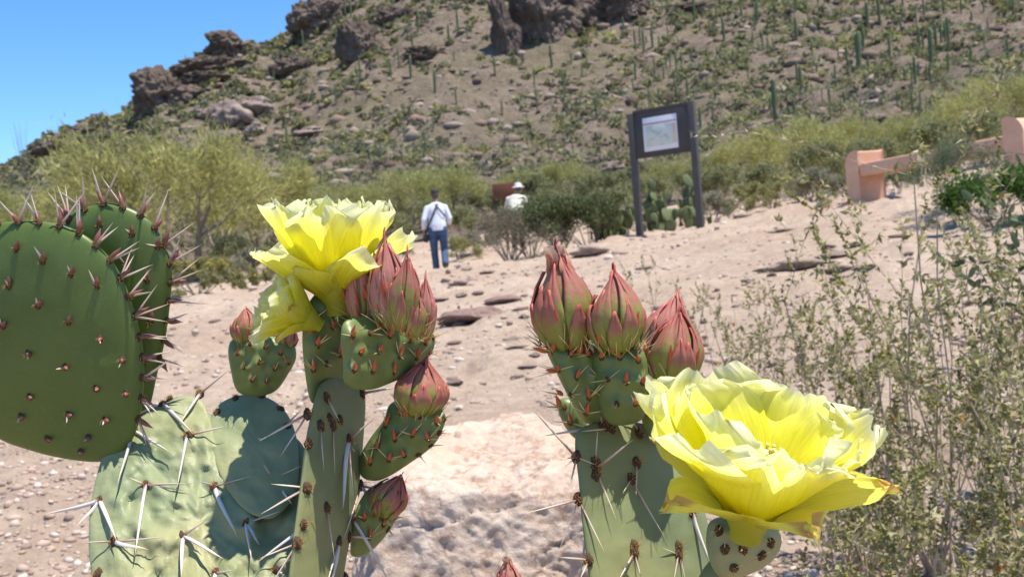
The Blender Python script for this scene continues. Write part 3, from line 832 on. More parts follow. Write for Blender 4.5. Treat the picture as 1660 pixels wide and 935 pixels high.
# prickly pear thicket behind the map board
v, f = ico(2)
padm = []
for k in range(3):
    q = v.copy(); w = .82 + .18 * np.clip(q[:, 2] + .2, -1, 1)
    padm.append(mesh_np('far_pad', np.stack([q[:, 0] * .105 * w, q[:, 1] * .018, q[:, 2] * .135 + .125], -1), f, M['pad_far'], True))
def pear_thicket(px, d, label, n, rs):
    g = at_d(px, d)
    t = thing('prickly_pear_thicket', label, 'prickly pear', g)
    spots = []
    for k in range(n):
        if k < n * .3 or not spots:
            r = rs.uniform(0, .5); a = rs.uniform(0, 6.28); p = Vector((math.cos(a) * r, math.sin(a) * r * .6, -.02)); q = Quaternion((0, 0, 1), rs.uniform(0, 3.14)) @ Quaternion((1, 0, 0), rs.uniform(-.3, .3))
        else:
            pp, pq = spots[rs.integers(0, len(spots))]
            p = pp + pq @ Vector((rs.uniform(-.07, .07), 0, .19)); q = Quaternion((0, 0, 1), rs.uniform(0, 3.14)) @ Quaternion((0, 1, 0), rs.uniform(-.5, .5)) @ Quaternion((1, 0, 0), rs.uniform(-.35, .35))
            if p.z > .75: continue
        spots.append((p, q))
        o = bpy.data.objects.new('pad', padm[k % 3]); COL.objects.link(o); o.parent = t
        o.matrix_basis = Matrix.LocRotScale(p, q, Vector((1,) * 3) * rs.uniform(.65, 1.0))
    return t
rs = np.random.default_rng(11)
pear_thicket(1082, 17.4, 'prickly pear thicket growing between the map board posts', 70, rs)
pear_thicket(1005, 18.2, 'prickly pear thicket beside the dark green bush', 60, rs)
pear_thicket(1125, 18.4, 'small prickly pear thicket behind the map board post nearest the bench', 40, rs)

# ------------------------------------------------------------------ map board
def flat_mat(name, c, rough=.5, metal=0, var=.12, scale=8, b=.1):
    return m_mottled(name, tuple(x * (1 - var) for x in c), tuple(min(1, x * (1 + var)) for x in c), scale, rough, b, .002)
M['post'] = flat_mat('weathered_dark_steel', (.085, .078, .072), .55)
M['panel'] = flat_mat('dark_brown_panel', (.062, .054, .052), .5)
M['paper'] = flat_mat('poster_paper', (.74, .74, .78), .35, 0, .03)
M['redbar'] = flat_mat('poster_red_rule', (.36, .12, .12), .4)
M['mapgreen'] = m_mottled('poster_map', (.46, .53, .46), (.60, .64, .58), 7, .4, .02, .001, None, (.66, .64, .58))
M['legend'] = flat_mat('poster_legend', (.62, .52, .42), .4)
M['trailink'] = flat_mat('poster_trail_line', (.34, .42, .36), .4)
def bar(mb, a, b, w, dpt, up=(0, 0, 1)):
    a, b = Vector(a), Vector(b)
    z = (b - a).normalized(); x = Vector(up).cross(z)
    if x.length < 1e-3: x = Vector((1, 0, 0))
    x.normalize(); y = z.cross(x)
    R = Matrix((x, y, z)).transposed()
    mb.box((a + b) / 2, (w / 2, dpt / 2, (b - a).length / 2), R)
bl = P(1038, 385, 16.6); br = P(1136, 372, 15.97)
bl.z = tz(bl.x, bl.y); br.z = tz(br.x, br.y)
topz = P(1022, 186, 16.6).z
ax = Vector((br.x - bl.x, br.y - bl.y, 0)); wid = ax.length; ax.normalize(); ay = Vector((0, 0, 1)).cross(ax)  # away from camera
if ay.y < 0: ay = -ay
sb = thing('map_board', 'dark two-post trail map board with a white poster standing on the sand', 'sign', bl)
Rm = Matrix((ax, ay, Vector((0, 0, 1)))).transposed()
def boxpart(name, c, h, mat, parent, R=Rm, bev=.004):
    mb = MB(); mb.box((0, 0, 0), h, R)
    me = mb.mesh(name, mat)
    o = add(name, me, parent, c)
    bm = o.modifiers.new('bevel', 'BEVEL'); bm.width = bev; bm.segments = 2
    return o
for q, tp in ((bl, topz), (br, topz + .03)):
    boxpart('post', Vector((q.x, q.y, (q.z - .15 + tp) / 2)), (.052, .045, (tp - q.z + .15) / 2), M['post'], sb)
cx = (bl + br) / 2
pw = wid / 2 - .054
ph = .36
pc_ = Vector((cx.x, cx.y, topz - ph - .015))
boxpart('panel', pc_, (pw, .03, ph), M['panel'], sb)
boxpart('top_rail', Vector((cx.x, cx.y, topz + .012)), (pw, .04, .025), M['panel'], sb)
pos = pc_ - ay * .034 + ax * (-.02) - Vector((0, 0, .0))
poster = boxpart('poster', pos, (pw * .62, .004, ph * .74), M['paper'], sb, Rm, .001)
def on_poster(name, u, v, hw, hh, m, k=1):
    return boxpart(name, pos + ax * (u * pw * .62) + Vector((0, 0, v * ph * .74)) - ay * (.0045 + .0015 * k), (hw * pw * .62, .0012, hh * ph * .74), m, poster, Rm, .0002)
on_poster('red_rule', 0, .62, .97, .035, M['redbar'])
on_poster('map_print', -.09, -.12, .80, .62, M['mapgreen'])
on_poster('legend_column', .83, -.10, .11, .58, M['legend'])
for k, (u, v, a, l) in enumerate([(-.3, .1, .4, .25), (-.05, -.05, -.6, .2), (.2, -.2, -.3, .25), (.42, -.3, .5, .12), (-.5, -.3, -.2, .15)]):
    R2 = Rm @ Matrix.Rotation(a, 3, 'Y')
    boxpart('trail_line', pos + ax * (u * pw * .62) + Vector((0, 0, v * ph * .74)) - ay * .0085, (l * pw * .62, .001, .006), M['trailink'], poster, R2, .0002)

# ------------------------------------------------------------------ bench
M['adobe'] = m_mottled('pink_adobe_concrete', (.60, .345, .225), (.67, .40, .27), 4, .9, .35, .008, 60, (.73, .46, .32), .15)
e0 = Vector((0, 0, 0)); q0 = P(1405, 328, 13.8); q1 = P(1672, 300, 11.0)
q0.z = tz(q0.x, q0.y); 
bx = Vector((q1.x - q0.x, q1.y - q0.y, 0)); blen = bx.length; bx.normalize(); by = Vector((0, 0, 1)).cross(bx)
topb = P(1395, 247, 13.8).z
bench = thing('bench', 'pink adobe concrete bench with rounded end blocks on the sandy rise', 'bench', Vector((q0.x, q0.y, q0.z)))
def end_block(org, flip):
    T = .27; dep = .40; H = topb - q0.z + .2
    prof = [(0, -.2), (0, H - .2 - .2)]
    for k in range(9):
        a = k / 8 * math.pi / 2
        prof.append((.2 - .2 * math.cos(a), H - .4 + .2 * math.sin(a)))
    prof += [(T, H - .2), (T, -.2)]
    prof = np.array(prof)
    if flip: prof[:, 0] = T - prof[:, 0]
    n = len(prof); V = []
    for s in (-1, 1):
        for (u, w) in prof: V.append(org + bx * u + by * (s * dep / 2) + Vector((0, 0, w)))
    V = np.array([tuple(a) for a in V])
    me = bpy.data.meshes.new('end_block')
    fs = [list(range(n)), list(range(2 * n - 1, n - 1, -1))] + [[i, (i + 1) % n, n + (i + 1) % n, n + i] for i in range(n)]
    me.from_pydata([tuple(a) for a in V - np.array(org)], [], fs); me.materials.append(M['adobe']); me.update()
    o = add('end_block', me, bench, org)
    bv = o.modifiers.new('bevel', 'BEVEL'); bv.width = .02; bv.segments = 3; bv.limit_method = 'ANGLE'
    return o
base0 = Vector((q0.x, q0.y, q0.z))
end_block(base0 - bx * .13, False)
end_block(base0 + bx * (blen - .13), True)
Rb = Matrix((bx, by, Vector((0, 0, 1)))).transposed()
seat_top = topb - .17
boxpart('seat', base0 + bx * (blen / 2) + Vector((0, 0, seat_top - .085 - q0.z)), (blen / 2 - .135, .185, .085), M['adobe'], bench, Rb, .015)
for u in (-.03, blen - .0):
    boxpart('footing', base0 + bx * u + Vector((0, 0, .0)), (.20, .25, .05), M['adobe'], bench, Rb, .012)

# ------------------------------------------------------------------ second, small sign
M['rust'] = flat_mat('rust_brown_sign', (.16, .062, .035), .7)
sg = at_d(826, 26)
ss = thing('trail_sign', 'small rust-brown sign behind the walker in the pale hat', 'sign', sg)
zt = P(826, 297, 26).z
R3 = Matrix.Rotation(rad(-4), 3, 'Z')
boxpart('sign_board', Vector((sg.x, sg.y - .03, zt - .19)), (.28, .02, .19), M['rust'], ss, R3)
boxpart('post', Vector((sg.x, sg.y + .03, (sg.z + zt) / 2 - .15)), (.04, .035, (zt - sg.z) / 2 + .1), M['rust'], ss, R3)

# ------------------------------------------------------------------ people
M['skin'] = flat_mat('skin', (.36, .20, .14), .55)
M['shirt_white'] = flat_mat('white_cotton', (.70, .71, .78), .85, 0, .05, 30, .3)
M['shirt_cream'] = flat_mat('cream_cotton', (.66, .64, .52), .85, 0, .05, 30, .3)
M['denim'] = flat_mat('blue_denim', (.055, .095, .17), .85, 0, .35, 14, .4)
M['khaki'] = flat_mat('khaki_cloth', (.26, .21, .14), .85, 0, .15, 14, .4)
M['cap'] = flat_mat('dark_cap', (.05, .045, .045), .8)
M['hatwhite'] = flat_mat('white_sun_hat', (.66, .65, .66), .8)
M['boot'] = flat_mat('brown_boot', (.075, .05, .035), .7)
M['strap'] = flat_mat('dark_strap', (.035, .04, .045), .7)
M['hair'] = flat_mat('grey_hair', (.10, .085, .075), .8)
def joined(name, lofts, mat, parent, loc, R, voxel, sm=6):
    mb = MB()
    for l in lofts:
        Vv, Ff, Tt = loft(*l[:3], n=12)
        mb.add(Vv, Ff); mb.add(Vv, Tt)
    Vv, F_, C_, T_ = mb.arrays()
    Vv = Vv @ np.array(R).T
    o = add(name, mesh_np(name, Vv, F_, mat, True), parent, loc)
    m = o.modifiers.new('skin', 'REMESH'); m.mode = 'VOXEL'; m.voxel_size = voxel; m.use_smooth_shade = True
    m = o.modifiers.new('smooth', 'SMOOTH'); m.iterations = sm; m.factor = .5
    return o
def hand(w, d, side, curl):
    """palm + five fingers from wrist w along d"""
    w = np.array(w, float); d = np.array(d, float); d /= np.linalg.norm(d)
    f = np.array([0, 1., 0]) - d * d[1]; f /= np.linalg.norm(f) + 1e-9  # towards front
    i = np.cross(d, f) * 1.0
    out = [([w - d * .02, w + d * .03, w + d * .085], [.026, .038, .036], [.017, .019, .016])]
    L = [.072, .082, .076, .06]
    for k in range(4):
        b = w + d * .08 + f * (.028 - .0185 * k)
        p = [b, b + d * L[k] * .4 - i * side * .008 * curl, b + d * L[k] * .75 - i * side * .03 * curl, b + d * L[k] * .9 - i * side * .05 * curl]
        out.append((p, [.0095, .0095, .009, .007], [.0095, .0095, .009, .007]))
    b = w + d * .03 + f * .03
    out.append(([b, b + d * .03 + f * .02 - i * side * .012, b + d * .06 + f * .026 - i * side * .022], [.012, .0105, .008], [.012, .0105, .008]))
    return out
def person(name_label, loc, rz, pose, shirt, trousers, hatkind):
    R = np.array(Matrix.Rotation(rz, 3, 'Z'))
    t = thing('person', name_label, 'person', loc)
    hip = pose['hip']; sh = pose['sh']; hd = pose['head']
    A = np.array
    hip, sh, hd = A(hip, float), A(sh, float), A(hd, float)
    body, shirtL, trouL, bootsL = [], [], [], []
    mid = (hip + sh) / 2
    body += [([hip + (0, 0, -.06), hip + (0, 0, .04), mid, sh + (0, 0, -.1), sh], [.15, .155, .145, .17, .12], [.1, .105, .1, .115, .085])]
    body += [([sh + (0, 0, -.05), sh + (0, .02, .06), hd + (0, -.01, -.05)], [.06, .052, .052], [.06, .056, .056])]
    body += [([hd + (0, 0, -.115), hd + (0, .012, -.09), hd + (0, .005, -.03), hd + (0, -.005, .03), hd + (0, -.008, .085), hd + (0, -.008, .115)], [.03, .055, .07, .076, .058, .015], [.04, .075, .09, .097, .075, .02])]
    body += [([hd + (0, .085, .01), hd + (0, .112, -.025), hd + (0, .09, -.035)], [.008, .015, .012], [.01, .012, .01])]
    for s in (-1, 1):
        body += [([hd + (s * .072, -.005, .02), hd + (s * .082, -.012, -.005), hd + (s * .074, -.005, -.035)], [.009, .011, .008], [.02, .022, .014])]
    shirtL += [([hip + (0, 0, -.05), hip + (0, 0, .06), mid, sh + (0, 0, -.12), sh + (0, 0, -.02), sh + (0, .005, .035)], [.185, .18, .175, .2, .165, .07], [.135, .13, .128, .14, .11, .075])]
    trouL += [([hip + (0, 0, -.14), hip + (0, 0, -.02), hip + (0, 0, .1)], [.165, .175, .16], [.115, .125, .115])]
    for k, s in ((0, -1), (1, 1)):
        S_, E_, W_ = [A(q, float) for q in pose['arm'][k]]
        body += [([S_, (S_ + E_) / 2, E_, (E_ * .6 + W_ * .4), W_], [.05, .045, .038, .038, .026], [.05, .045, .038, .04, .028])]
        d = W_ - E_; body += hand(W_, d, s, 1.0)
        cuff = E_ * .25 + W_ * .75 if not pose.get('rolled') else E_ * .55 + W_ * .45
        shirtL += [([S_ + (-s * .07, 0, .02), S_ + (0, 0, 0.0), (S_ + E_) / 2, E_, (E_ + cuff) / 2, cuff], [.05, .062, .06, .056, .054, .05], [.06, .068, .06, .056, .054, .05])]
        Hh, K_, F_ = [A(q, float) for q in pose['leg'][k]]
        body += [([Hh, (Hh + K_) / 2, K_, K_ * .65 + F_ * .35, F_], [.085, .075, .055, .055, .038], [.09, .08, .058, .06, .042])]
        trouL += [([Hh + (0, 0, .06), Hh, (Hh + K_) / 2, K_, K_ * .5 + F_ * .5, F_ + (0, 0, .03)], [.09, .102, .092, .075, .072, .072], [.1, .112, .098, .08, .08, .08])]
        pit = pose['pitch'][k]
        fd = A((s * .1, math.cos(pit), math.sin(pit)))
        body += [([F_ + (0, 0, -.02), F_ + fd * .06 + (0, 0, -.045), F_ + fd * .16 + (0, 0, -.055)], [.036, .04, .035], [.04, .03, .02])]
        bootsL.append([([F_ + (0, 0, .06), F_ + (0, 0, .0), F_ + (0, 0, -.035)], [.052, .052, .046], [.058, .06, .055]), ([F_ - fd * .06 + (0, 0, -.045), F_ + (0, 0, -.04), F_ + fd * .1 + (0, 0, -.05), F_ + fd * .19 + (0, 0, -.055), F_ + fd * .215 + (0, 0, -.058)], [.035, .045, .05, .045, .02], [.03, .04, .034, .026, .014])])
    joined('body', body, M['skin'], t, loc, R, .0075, 3)
    joined('shirt', shirtL, shirt, t, loc, R, .011, 6)
    joined('trousers', trouL, trousers, t, loc, R, .011, 5)
    for b in bootsL: joined('boot', b, M['boot'], t, loc, R, .008, 3)
    # hair and hat
    joined('hair', [([hd + (0, -.03, -.07), hd + (0, -.035, -.01), hd + (0, -.02, .05), hd + (0, -.012, .09)], [.055, .076, .078, .05], [.06, .078, .092, .06])], M['hair'], t, loc, R, .008, 3)
    if hatkind == 'cap':
        joined('cap', [([hd + (0, -.008, .03), hd + (0, -.01, .075), hd + (0, -.01, .115), hd + (0, -.01, .132)], [.086, .086, .068, .02], [.106, .104, .08, .02]), ([hd + (0, .05, .045), hd + (0, .12, .04), hd + (0, .17, .03)], [.07, .075, .05], [.01, .008, .006])], M['cap'], t, loc, R, .007, 4)
    else:
        joined('sun_hat', [([hd + (0, -.008, .03), hd + (0, -.01, .08), hd + (0, -.01, .125), hd + (0, -.01, .14)], [.09, .088, .075, .03], [.11, .105, .09, .03]), ([hd + (0, -.01, .025), hd + (0, -.01, .032), hd + (0, -.01, .045), hd + (0, -.01, .05)], [.13, .15, .13, .09], [.15, .17, .15, .11])], M['hatwhite'], t, loc, R, .008, 3)
    return t, R
pm = ground_at(715, 20.7, 440)
pose = dict(hip=(0, 0, .93), sh=(0, .07, 1.42), head=(0, .13, 1.615),
            arm=[((-.178, .06, 1.355), (-.262, -.02, 1.11), (-.275, .07, .88)), ((.178, .07, 1.355), (.258, .03, 1.11), (.235, .24, 1.0))],
            leg=[((-.095, 0, .90), (-.10, .10, .49), (-.085, .10, .09)), ((.095, 0, .90), (.105, .06, .48), (.10, -.16, .15))], pitch=[.0, -.55])
man, Rp = person('walker in white long-sleeved shirt, blue jeans and dark cap walking up the trail', pm, rad(4), pose, M['shirt_white'], M['denim'], 'cap')
# bag with its straps
bagp = pm + Vector((-.27, .05, .80))
bag = thing('shoulder_bag', 'small dark bag slung on straps across the walker\'s white shirt', 'bag', bagp)
def ribbon(pts, w, parent, name):
    pts = [pm + Vector(p) for p in pts]
    mb = MB()
    for a, b in zip(pts[:-1], pts[1:]): bar(mb, a - (b - a) * .05, b + (b - a) * .05, w, .008, (0, -1, 0))
    Vv, Ff, Cc, Tt = mb.arrays()
    return obj_at(name, Vv, Ff, M['strap'], parent, None, False)
ribbon([(.07, .10, 1.475), (.045, -.015, 1.42), (-.01, -.088, 1.32), (-.07, -.105, 1.2), (-.13, -.10, 1.08), (-.185, -.06, .97), (-.24, .0, .86)], .035, bag, 'strap')
ribbon([(-.06, .10, 1.475), (-.02, -.02, 1.425), (.05, -.085, 1.33), (.12, -.085, 1.23), (.18, -.03, 1.14)], .03, bag, 'strap')
mb = MB(); mb.box((0, 0, 0), (.055, .10, .085), np.array(Matrix.Rotation(.35, 3, 'Y')))
o = add('pouch', mb.mesh('pouch', M['strap']), bag, bagp + Vector((.02, .0, -.05)))
bv = o.modifiers.new('bevel', 'BEVEL'); bv.width = .025; bv.segments = 3
pm2 = ground_at(841, 23.5, 400)
ztop = P(843, 292, 23.5).z
k = (ztop - pm2.z) / 1.76
pose2 = dict(hip=(0, 0, .93), sh=(.0, .13, 1.38), head=(.06, .22, 1.56),
             arm=[((-.178, .12, 1.315), (-.25, .15, 1.08), (-.14, .36, 1.05)), ((.178, .12, 1.315), (.25, .15, 1.08), (.12, .36, 1.05))],
             leg=[((-.095, 0, .90), (-.10, .08, .49), (-.09, .02, .09)), ((.095, 0, .90), (.105, .02, .48), (.10, -.05, .09))], pitch=[0, 0])
for kk in ('hip', 'sh', 'head'): pose2[kk] = tuple(np.array(pose2[kk]) * (1, 1, k))
pose2['arm'] = [tuple(tuple(np.array(q) * (1, 1, k)) for q in a) for a in pose2['arm']]
pose2['leg'] = [tuple(tuple(np.array(q) * (1, 1, k)) for q in a) for a in pose2['leg']]
person('stooping walker in pale hat and cream shirt half hidden behind the dark green bush', pm2, rad(-10), pose2, M['shirt_cream'], M['khaki'], 'sun')

# ------------------------------------------------------------------ big pale boulder behind the cactus
def m_nearrock():
    m, nt, N, L, B = mat_new('pale_boulder')
    co = N.new('ShaderNodeTexCoord').outputs['Object']
    n1 = noise_node(N, L, 6, 8, .65, co); n2 = noise_node(N, L, 38, 8, .7, co); n3 = noise_node(N, L, 3.0, 5, .6, co)
    a = ramp(N, [(.34, (.40, .265, .19)), (.5, (.54, .415, .32)), (.66, (.68, .57, .47))], n1.outputs[0], L).outputs[0]
    b = ramp(N, [(.36, (.31, .205, .15)), (.62, (.70, .59, .49))], n2.outputs[0], L).outputs[0]
    c = mixc(N, L, .4, a, b)
    g = ramp(N, [(.46, (0, 0, 0)), (.62, (.75, .75, .75))], n3.outputs[0], L).outputs[0]
    c = mixc(N, L, g, c, (.52, .34, .22))
    n9 = noise_node(N, L, 9, 7, .6, co)
    ck = ramp(N, [(.478, (0, 0, 0)), (.5, (.8, .8, .8)), (.522, (0, 0, 0))], n9.outputs[0], L).outputs[0]
    c = mixc(N, L, ck, c, (.34, .215, .15))
    L.new(c, B.inputs['Base Color']); B.inputs['Roughness'].default_value = .95; B.inputs['Specular IOR Level'].default_value = .15
    p = bump(N, L, n1.outputs[0], .35, .02, B); bump(N, L, n2.outputs[0], .9, .009, B, p)
    return m
M['rock_near'] = m_nearrock()
def near_boulder(px, py_top, wpx, d, dep, label, seed, hfac=1.0):
    top = P(px, py_top, d); gz = tz(top.x, top.y)
    w = wpx * d / FPX / 2; H = top.z - gz
    v, f = ico(6)
    r = facets(v, seed, 30, [(.03, -.22, 1, .80), (-.15, -1, .30, .80), (-1, -.3, .25, .95), (1, -.2, .2, .98), (0, 1, .2, .95)], .95, 1.25)
    q = v * r[:, None]
    n1 = fbm(q * 2.2 + seed, 5, seed); n2 = np.abs(fbm(q * 5 + seed, 5, seed + 9)); n3 = fbm(q * 17 + seed, 4, seed + 4, .62)
    q = q * (1 + .06 * n1 - .035 * n2 + .010 * n3 - .05 * np.clip(.08 - np.abs(fbm(q * (1.6, 1.6, 3.2) + seed, 4, seed + 60)), 0, 1) * 8)[:, None]
    V = np.stack([q[:, 0] * w, q[:, 1] * dep * 1.15, (q[:, 2] / 1.6 + .5) * H], -1)
    V += np.array((top.x, top.y, gz - .03))
    o = obj_at('boulder', V, f, M['rock_near'], None, (top.x, top.y, gz))
    tag(o, label, 'boulder')
near_boulder(812, 706, 500, 1.75, .22, 'large pale pinkish boulder standing behind the prickly pears', 3)

# ------------------------------------------------------------------ near twiggy shrubs (right)
def make_bursage(px, d, h, seed, label, stems=9, spread=.5, dens=1.0, group=None, lean=(0, 0)):
    rs = np.random.default_rng(seed)
    g = ground_at(px, d)
    t = thing('bursage_shrub', label, 'shrub', g, group)
    segs = []; lf = []; ld = []; spikes = []; ls = []
    def twig(p, dr, L, r, dep):
        n = 5; p = np.array(p); dr = np.array(dr)
        for k in range(n):
            dr = dr + rs.normal(size=3) * .10 + np.array([lean[0], lean[1], .055]); dr /= np.linalg.norm(dr)
            q = p + dr * L / n; r2 = r * .87
            segs.append((p, q, r, r2))
            f = (k + 1) / n
            if dep <= 1 or f > .5:
                for _ in range(rs.poisson((3.2 if dep <= 1 else 1.3) * dens)):
                    ll = dr * .35 + rs.normal(size=3) * .7; ll /= np.linalg.norm(ll)
                    s = rs.uniform(.0045, .0095)
                    lf.append(p + (q - p) * rs.random() + ll * s); ld.append(ll); ls.append(s)
            if dep > 0 and f > .25 and rs.random() < .75:
                a = dr + rs.normal(size=3) * .55 + np.array([0, 0, .1]); a /= np.linalg.norm(a)
                twig(q, a, L * (1 - f * .45) * rs.uniform(.4, .62), r2 * .66, dep - 1)
            p, r = q, r2
        if (dep <= 1 and rs.random() < .3) or dep == 2: spikes.append((p, dr))
    for k in range(stems):
        a = rs.uniform(0, 6.28); sp = spread * rs.random() ** .6
        v = np.array((math.cos(a) * sp, math.sin(a) * sp, 1.0)); v /= np.linalg.norm(v)
        twig((math.cos(a) * .002, math.sin(a) * .002, -.02), v, h * rs.uniform(.7, 1.0), .0022, 2)
    add('stems', segs_mesh('bursage_stems', segs, M['greytwig'], 5), t, g)
    mb = MB()
    lf = np.array(lf); ld = np.array(ld); ls = np.array(ls); n = len(lf)
    v = np.cross(ld, rs.normal(size=(n, 3))); v /= np.linalg.norm(v, axis=1, keepdims=True); w = np.cross(ld, v)
    pal = np.array([(.34, .315, .14), (.43, .39, .20), (.28, .27, .11), (.50, .45, .27), (.22, .225, .08)])
    odd = rs.random(n) < .012
    col = pal[rs.integers(0, 5, n)] * rs.uniform(.85, 1.15, (n, 1)); col[odd] = (.42, .20, .04)
    s = ls[:, None]
    # folded lance leaf: 6 vertices, 4 triangles
    V = np.stack([lf - ld * s, lf - ld * s * .25 + v * s * .42 + w * s * .15, lf + ld * s - w * s * .3, lf - ld * s * .25 - v * s * .42 + w * s * .15, lf + ld * s * .1 - w * s * .05], 1).reshape(-1, 3)
    T = np.array([(0, 1, 4), (1, 2, 4), (2, 3, 4), (3, 0, 4)])
    mb.add(V, (T[None] + (np.arange(n) * 5)[:, None, None]).reshape(-1, 3), np.repeat(col, 5, 0))
    o = add('leaves', mb.mesh('bursage_leaves', M['leaf'], True), t, g); o['kind'] = 'stuff'
    mb = MB()
    for p, dr in spikes:
        L = rs.uniform(.015, .045); m = int(L / .0035)
        for k in range(m):
            f = k / m
            c = p + dr * L * f + rs.normal(size=3) * .0022 * (1 - f * .5)
            rr = rs.uniform(.0022, .0036) * (1 - .4 * f)
            mb.add(iv * rr * (1, 1, 1.1) + c, jf, np.array((.33, .31, .09)) * rs.uniform(.7, 1.2))
    if spikes:
        o = add('flower_spikes', mb.mesh('bursage_spikes', M['leaf'], True), t, g); o['kind'] = 'stuff'
    return t
make_bursage(1490, 1.62, .80, 301, 'tall grey twiggy shrub tipped with yellowish bud spikes, beside the open flower', 8, .42, 1.0)
make_bursage(1620, 1.75, .60, 302, 'dense grey twiggy shrub at the foot of the oval-leaved shrub', 11, .5, 1.1)
make_bursage(1365, 2.05, .5, 303, 'low grey twiggy shrub behind the open yellow flower', 10, .6, .9)
make_bursage(1565, 2.3, .58, 304, 'grey twiggy shrub behind the tallest twiggy shrub', 10, .5, 1.0)
make_bursage(1180, 2.9, .52, 305, 'sparse thin-twigged shrub behind the pink buds', 8, .45, .6)
make_bursage(1085, 3.6, .5, 306, 'sparse shrub of bare twigs beyond the boulder', 7, .45, .5)
make_bursage(1430, 1.35, .36, 307, 'short tangled twiggy shrub under the open flower', 9, .8, .8)
make_bursage(1290, 2.5, .5, 308, 'thin twiggy shrub on the sand behind the open flower', 8, .6, .7)
make_bursage(1700, 1.5, .55, 309, 'twiggy shrub half out of view beside the oval-leaved shrub', 10, .5, 1.0)

make_bursage(1560, 1.38, .42, 310, 'straw-coloured tangle of twigs in front of the tallest twiggy shrub', 13, .7, 1.0)
make_bursage(1335, 1.75, .34, 311, 'low straw-coloured tangle of twigs on the gravel below the open flower', 12, .8, .8)
make_bursage(1480, 2.0, .5, 312, 'straw-coloured shrub of fine dry twigs between the twiggy shrubs', 13, .6, 1.0)
def make_jojoba(px, d, h, seed, label):
    rs = np.random.default_rng(seed); g = ground_at(px, d)
    t = thing('oval_leaf_shrub', label, 'shrub', g)
    segs, tips = [], []
    for k in range(9):
        a = rs.uniform(0, 6.28); v = np.array((math.cos(a) * .33, math.sin(a) * .33, 1)); v /= np.linalg.norm(v)
        grow((0, 0, -.02), v, h * .42, .006, 2, rs, segs, tips, .4, -.03, .7)
    add('stems', segs_mesh('jojoba_stems', segs, M['bark'], 5), t, g)
    n = 0; mb = MB()
    a6 = np.arange(8) / 8 * 6.283
    for (p, dr, _) in tips:
        for s in (-1, 1):
            for _k in range(2):
                ax_ = dr * .7 + rs.normal(size=3) * .5; ax_ /= np.linalg.norm(ax_); b = np.cross(ax_, rs.normal(size=3)); b /= np.linalg.norm(b); nn = np.cross(ax_, b)
                L = rs.uniform(.011, .017); c = p + ax_ * L + rs.normal(size=3) * .012
                ring = c + np.outer(np.cos(a6), ax_) * L + np.outer(np.sin(a6), b) * L * .45 + np.outer(np.sin(a6) ** 2, nn) * L * .12
                mb.add(np.vstack([ring, c]), [(i, (i + 1) % 8, 8) for i in range(8)], np.array((.12, .155, .075)) * rs.uniform(.7, 1.3))
    o = add('leaves', mb.mesh('jojoba_leaves', M['leaf'], True), t, g); o['kind'] = 'stuff'
make_jojoba(1850, 2.05, .9, 401, 'shrub of dull green oval leaves at the picture edge near the bench')

# ------------------------------------------------------------------ FOREGROUND PRICKLY PEARS
# unit spine meshes (length 1 along z, radius 1): scaled per spine
def spine_mesh(name, mat, bend, seed):
    rs = np.random.default_rng(seed)
    zs = np.linspace(0, 1, 9)
    rr = np.interp(zs, [0, .08, .4, .75, 1], [1.15, 1.0, .9, .55, .07])
    pts = np.stack([bend * np.sin(zs * math.pi * .55) * zs, zs * 0, zs], -1)
    n = 7; a = np.arange(n) / n * 6.2832; V = []; T = []
    for k in range(9):
        V.append(np.stack([pts[k, 0] * 30 + rr[k] * np.cos(a), pts[k, 1] + rr[k] * .75 * np.sin(a), np.full(n, pts[k, 2])], -1)); T += [zs[k]] * n
    V = np.concatenate(V); k = np.arange(n); k2 = (k + 1) % n
    F = np.concatenate([np.stack([k + i * n, k2 + i * n, k2 + (i + 1) * n, k + (i + 1) * n], 1) for i in range(8)])
    return mesh_np(name, V, F, mat, True, None, T)
SPW = [spine_mesh('spine', M['spine'], b, i) for i, b in enumerate((-.11, .05, .12))]
SPD = [spine_mesh('spine', M['spine_dark'], b, i) for i, b in enumerate((-.1, .09, .02))]
SPG = [spine_mesh('spine', M['spine_gold'], b, i) for i, b in enumerate((-.04, .04))]
def cone_mesh(name, mat):
    zs = np.linspace(0, 1, 8); rr = np.array([.55, .85, 1, .95, .78, .52, .26, .03])
    n = 9; a = np.arange(n) / n * 6.2832
    V = np.concatenate([np.stack([.10 * z * z * 4 + r * np.cos(a), r * .8 * np.sin(a), np.full(n, z)], -1) for z, r in zip(zs, rr)])
    k = np.arange(n); k2 = (k + 1) % n
    F = np.concatenate([np.stack([k + i * n, k2 + i * n, k2 + (i + 1) * n, k + (i + 1) * n], 1) for i in range(7)])
    return mesh_np(name, V, F, mat, True, None, np.repeat(zs, n))
LEAF_R = cone_mesh('leaf_stub', M['leafstub']); LEAF_B = cone_mesh('leaf_stub', M['rimleaf'])
def areole_mesh(seed, hairs=16):
    rs = np.random.default_rng(seed); mb = MB()
    v, f = ico(2)
    v = v * (1 + .25 * fbm(v * 3 + seed, 3, seed))[:, None] * (1, 1.25, .55)
    me = mb
    mb.add(v, f, None, .0)
    return mb.mesh('areole', M['areole'], True)
ARE = [areole_mesh(k) for k in range(3)]
def tuft_mesh(seed, hairs, L=2.2):
    rs = np.random.default_rng(seed); mb = MB()
    d = rs.normal(size=(hairs, 3)); d[:, 2] = np.abs(d[:, 2]) + .5; d /= np.linalg.norm(d, axis=1, keepdims=True)
    b = rs.normal(size=(hairs, 3)) * .35; b[:, 2] = 0
    mb.segs(b, b + d * rs.uniform(.5, 1, (hairs, 1)) * L, .07, .02, 4)
    V, F, C, T = mb.arrays(); T = np.tile(np.r_[np.zeros(4), np.ones(4)], hairs)
    return mesh_np('glochids', V, F, M['bristle'], False, None, T)
TUFT = [tuft_mesh(k, 18) for k in range(3)]

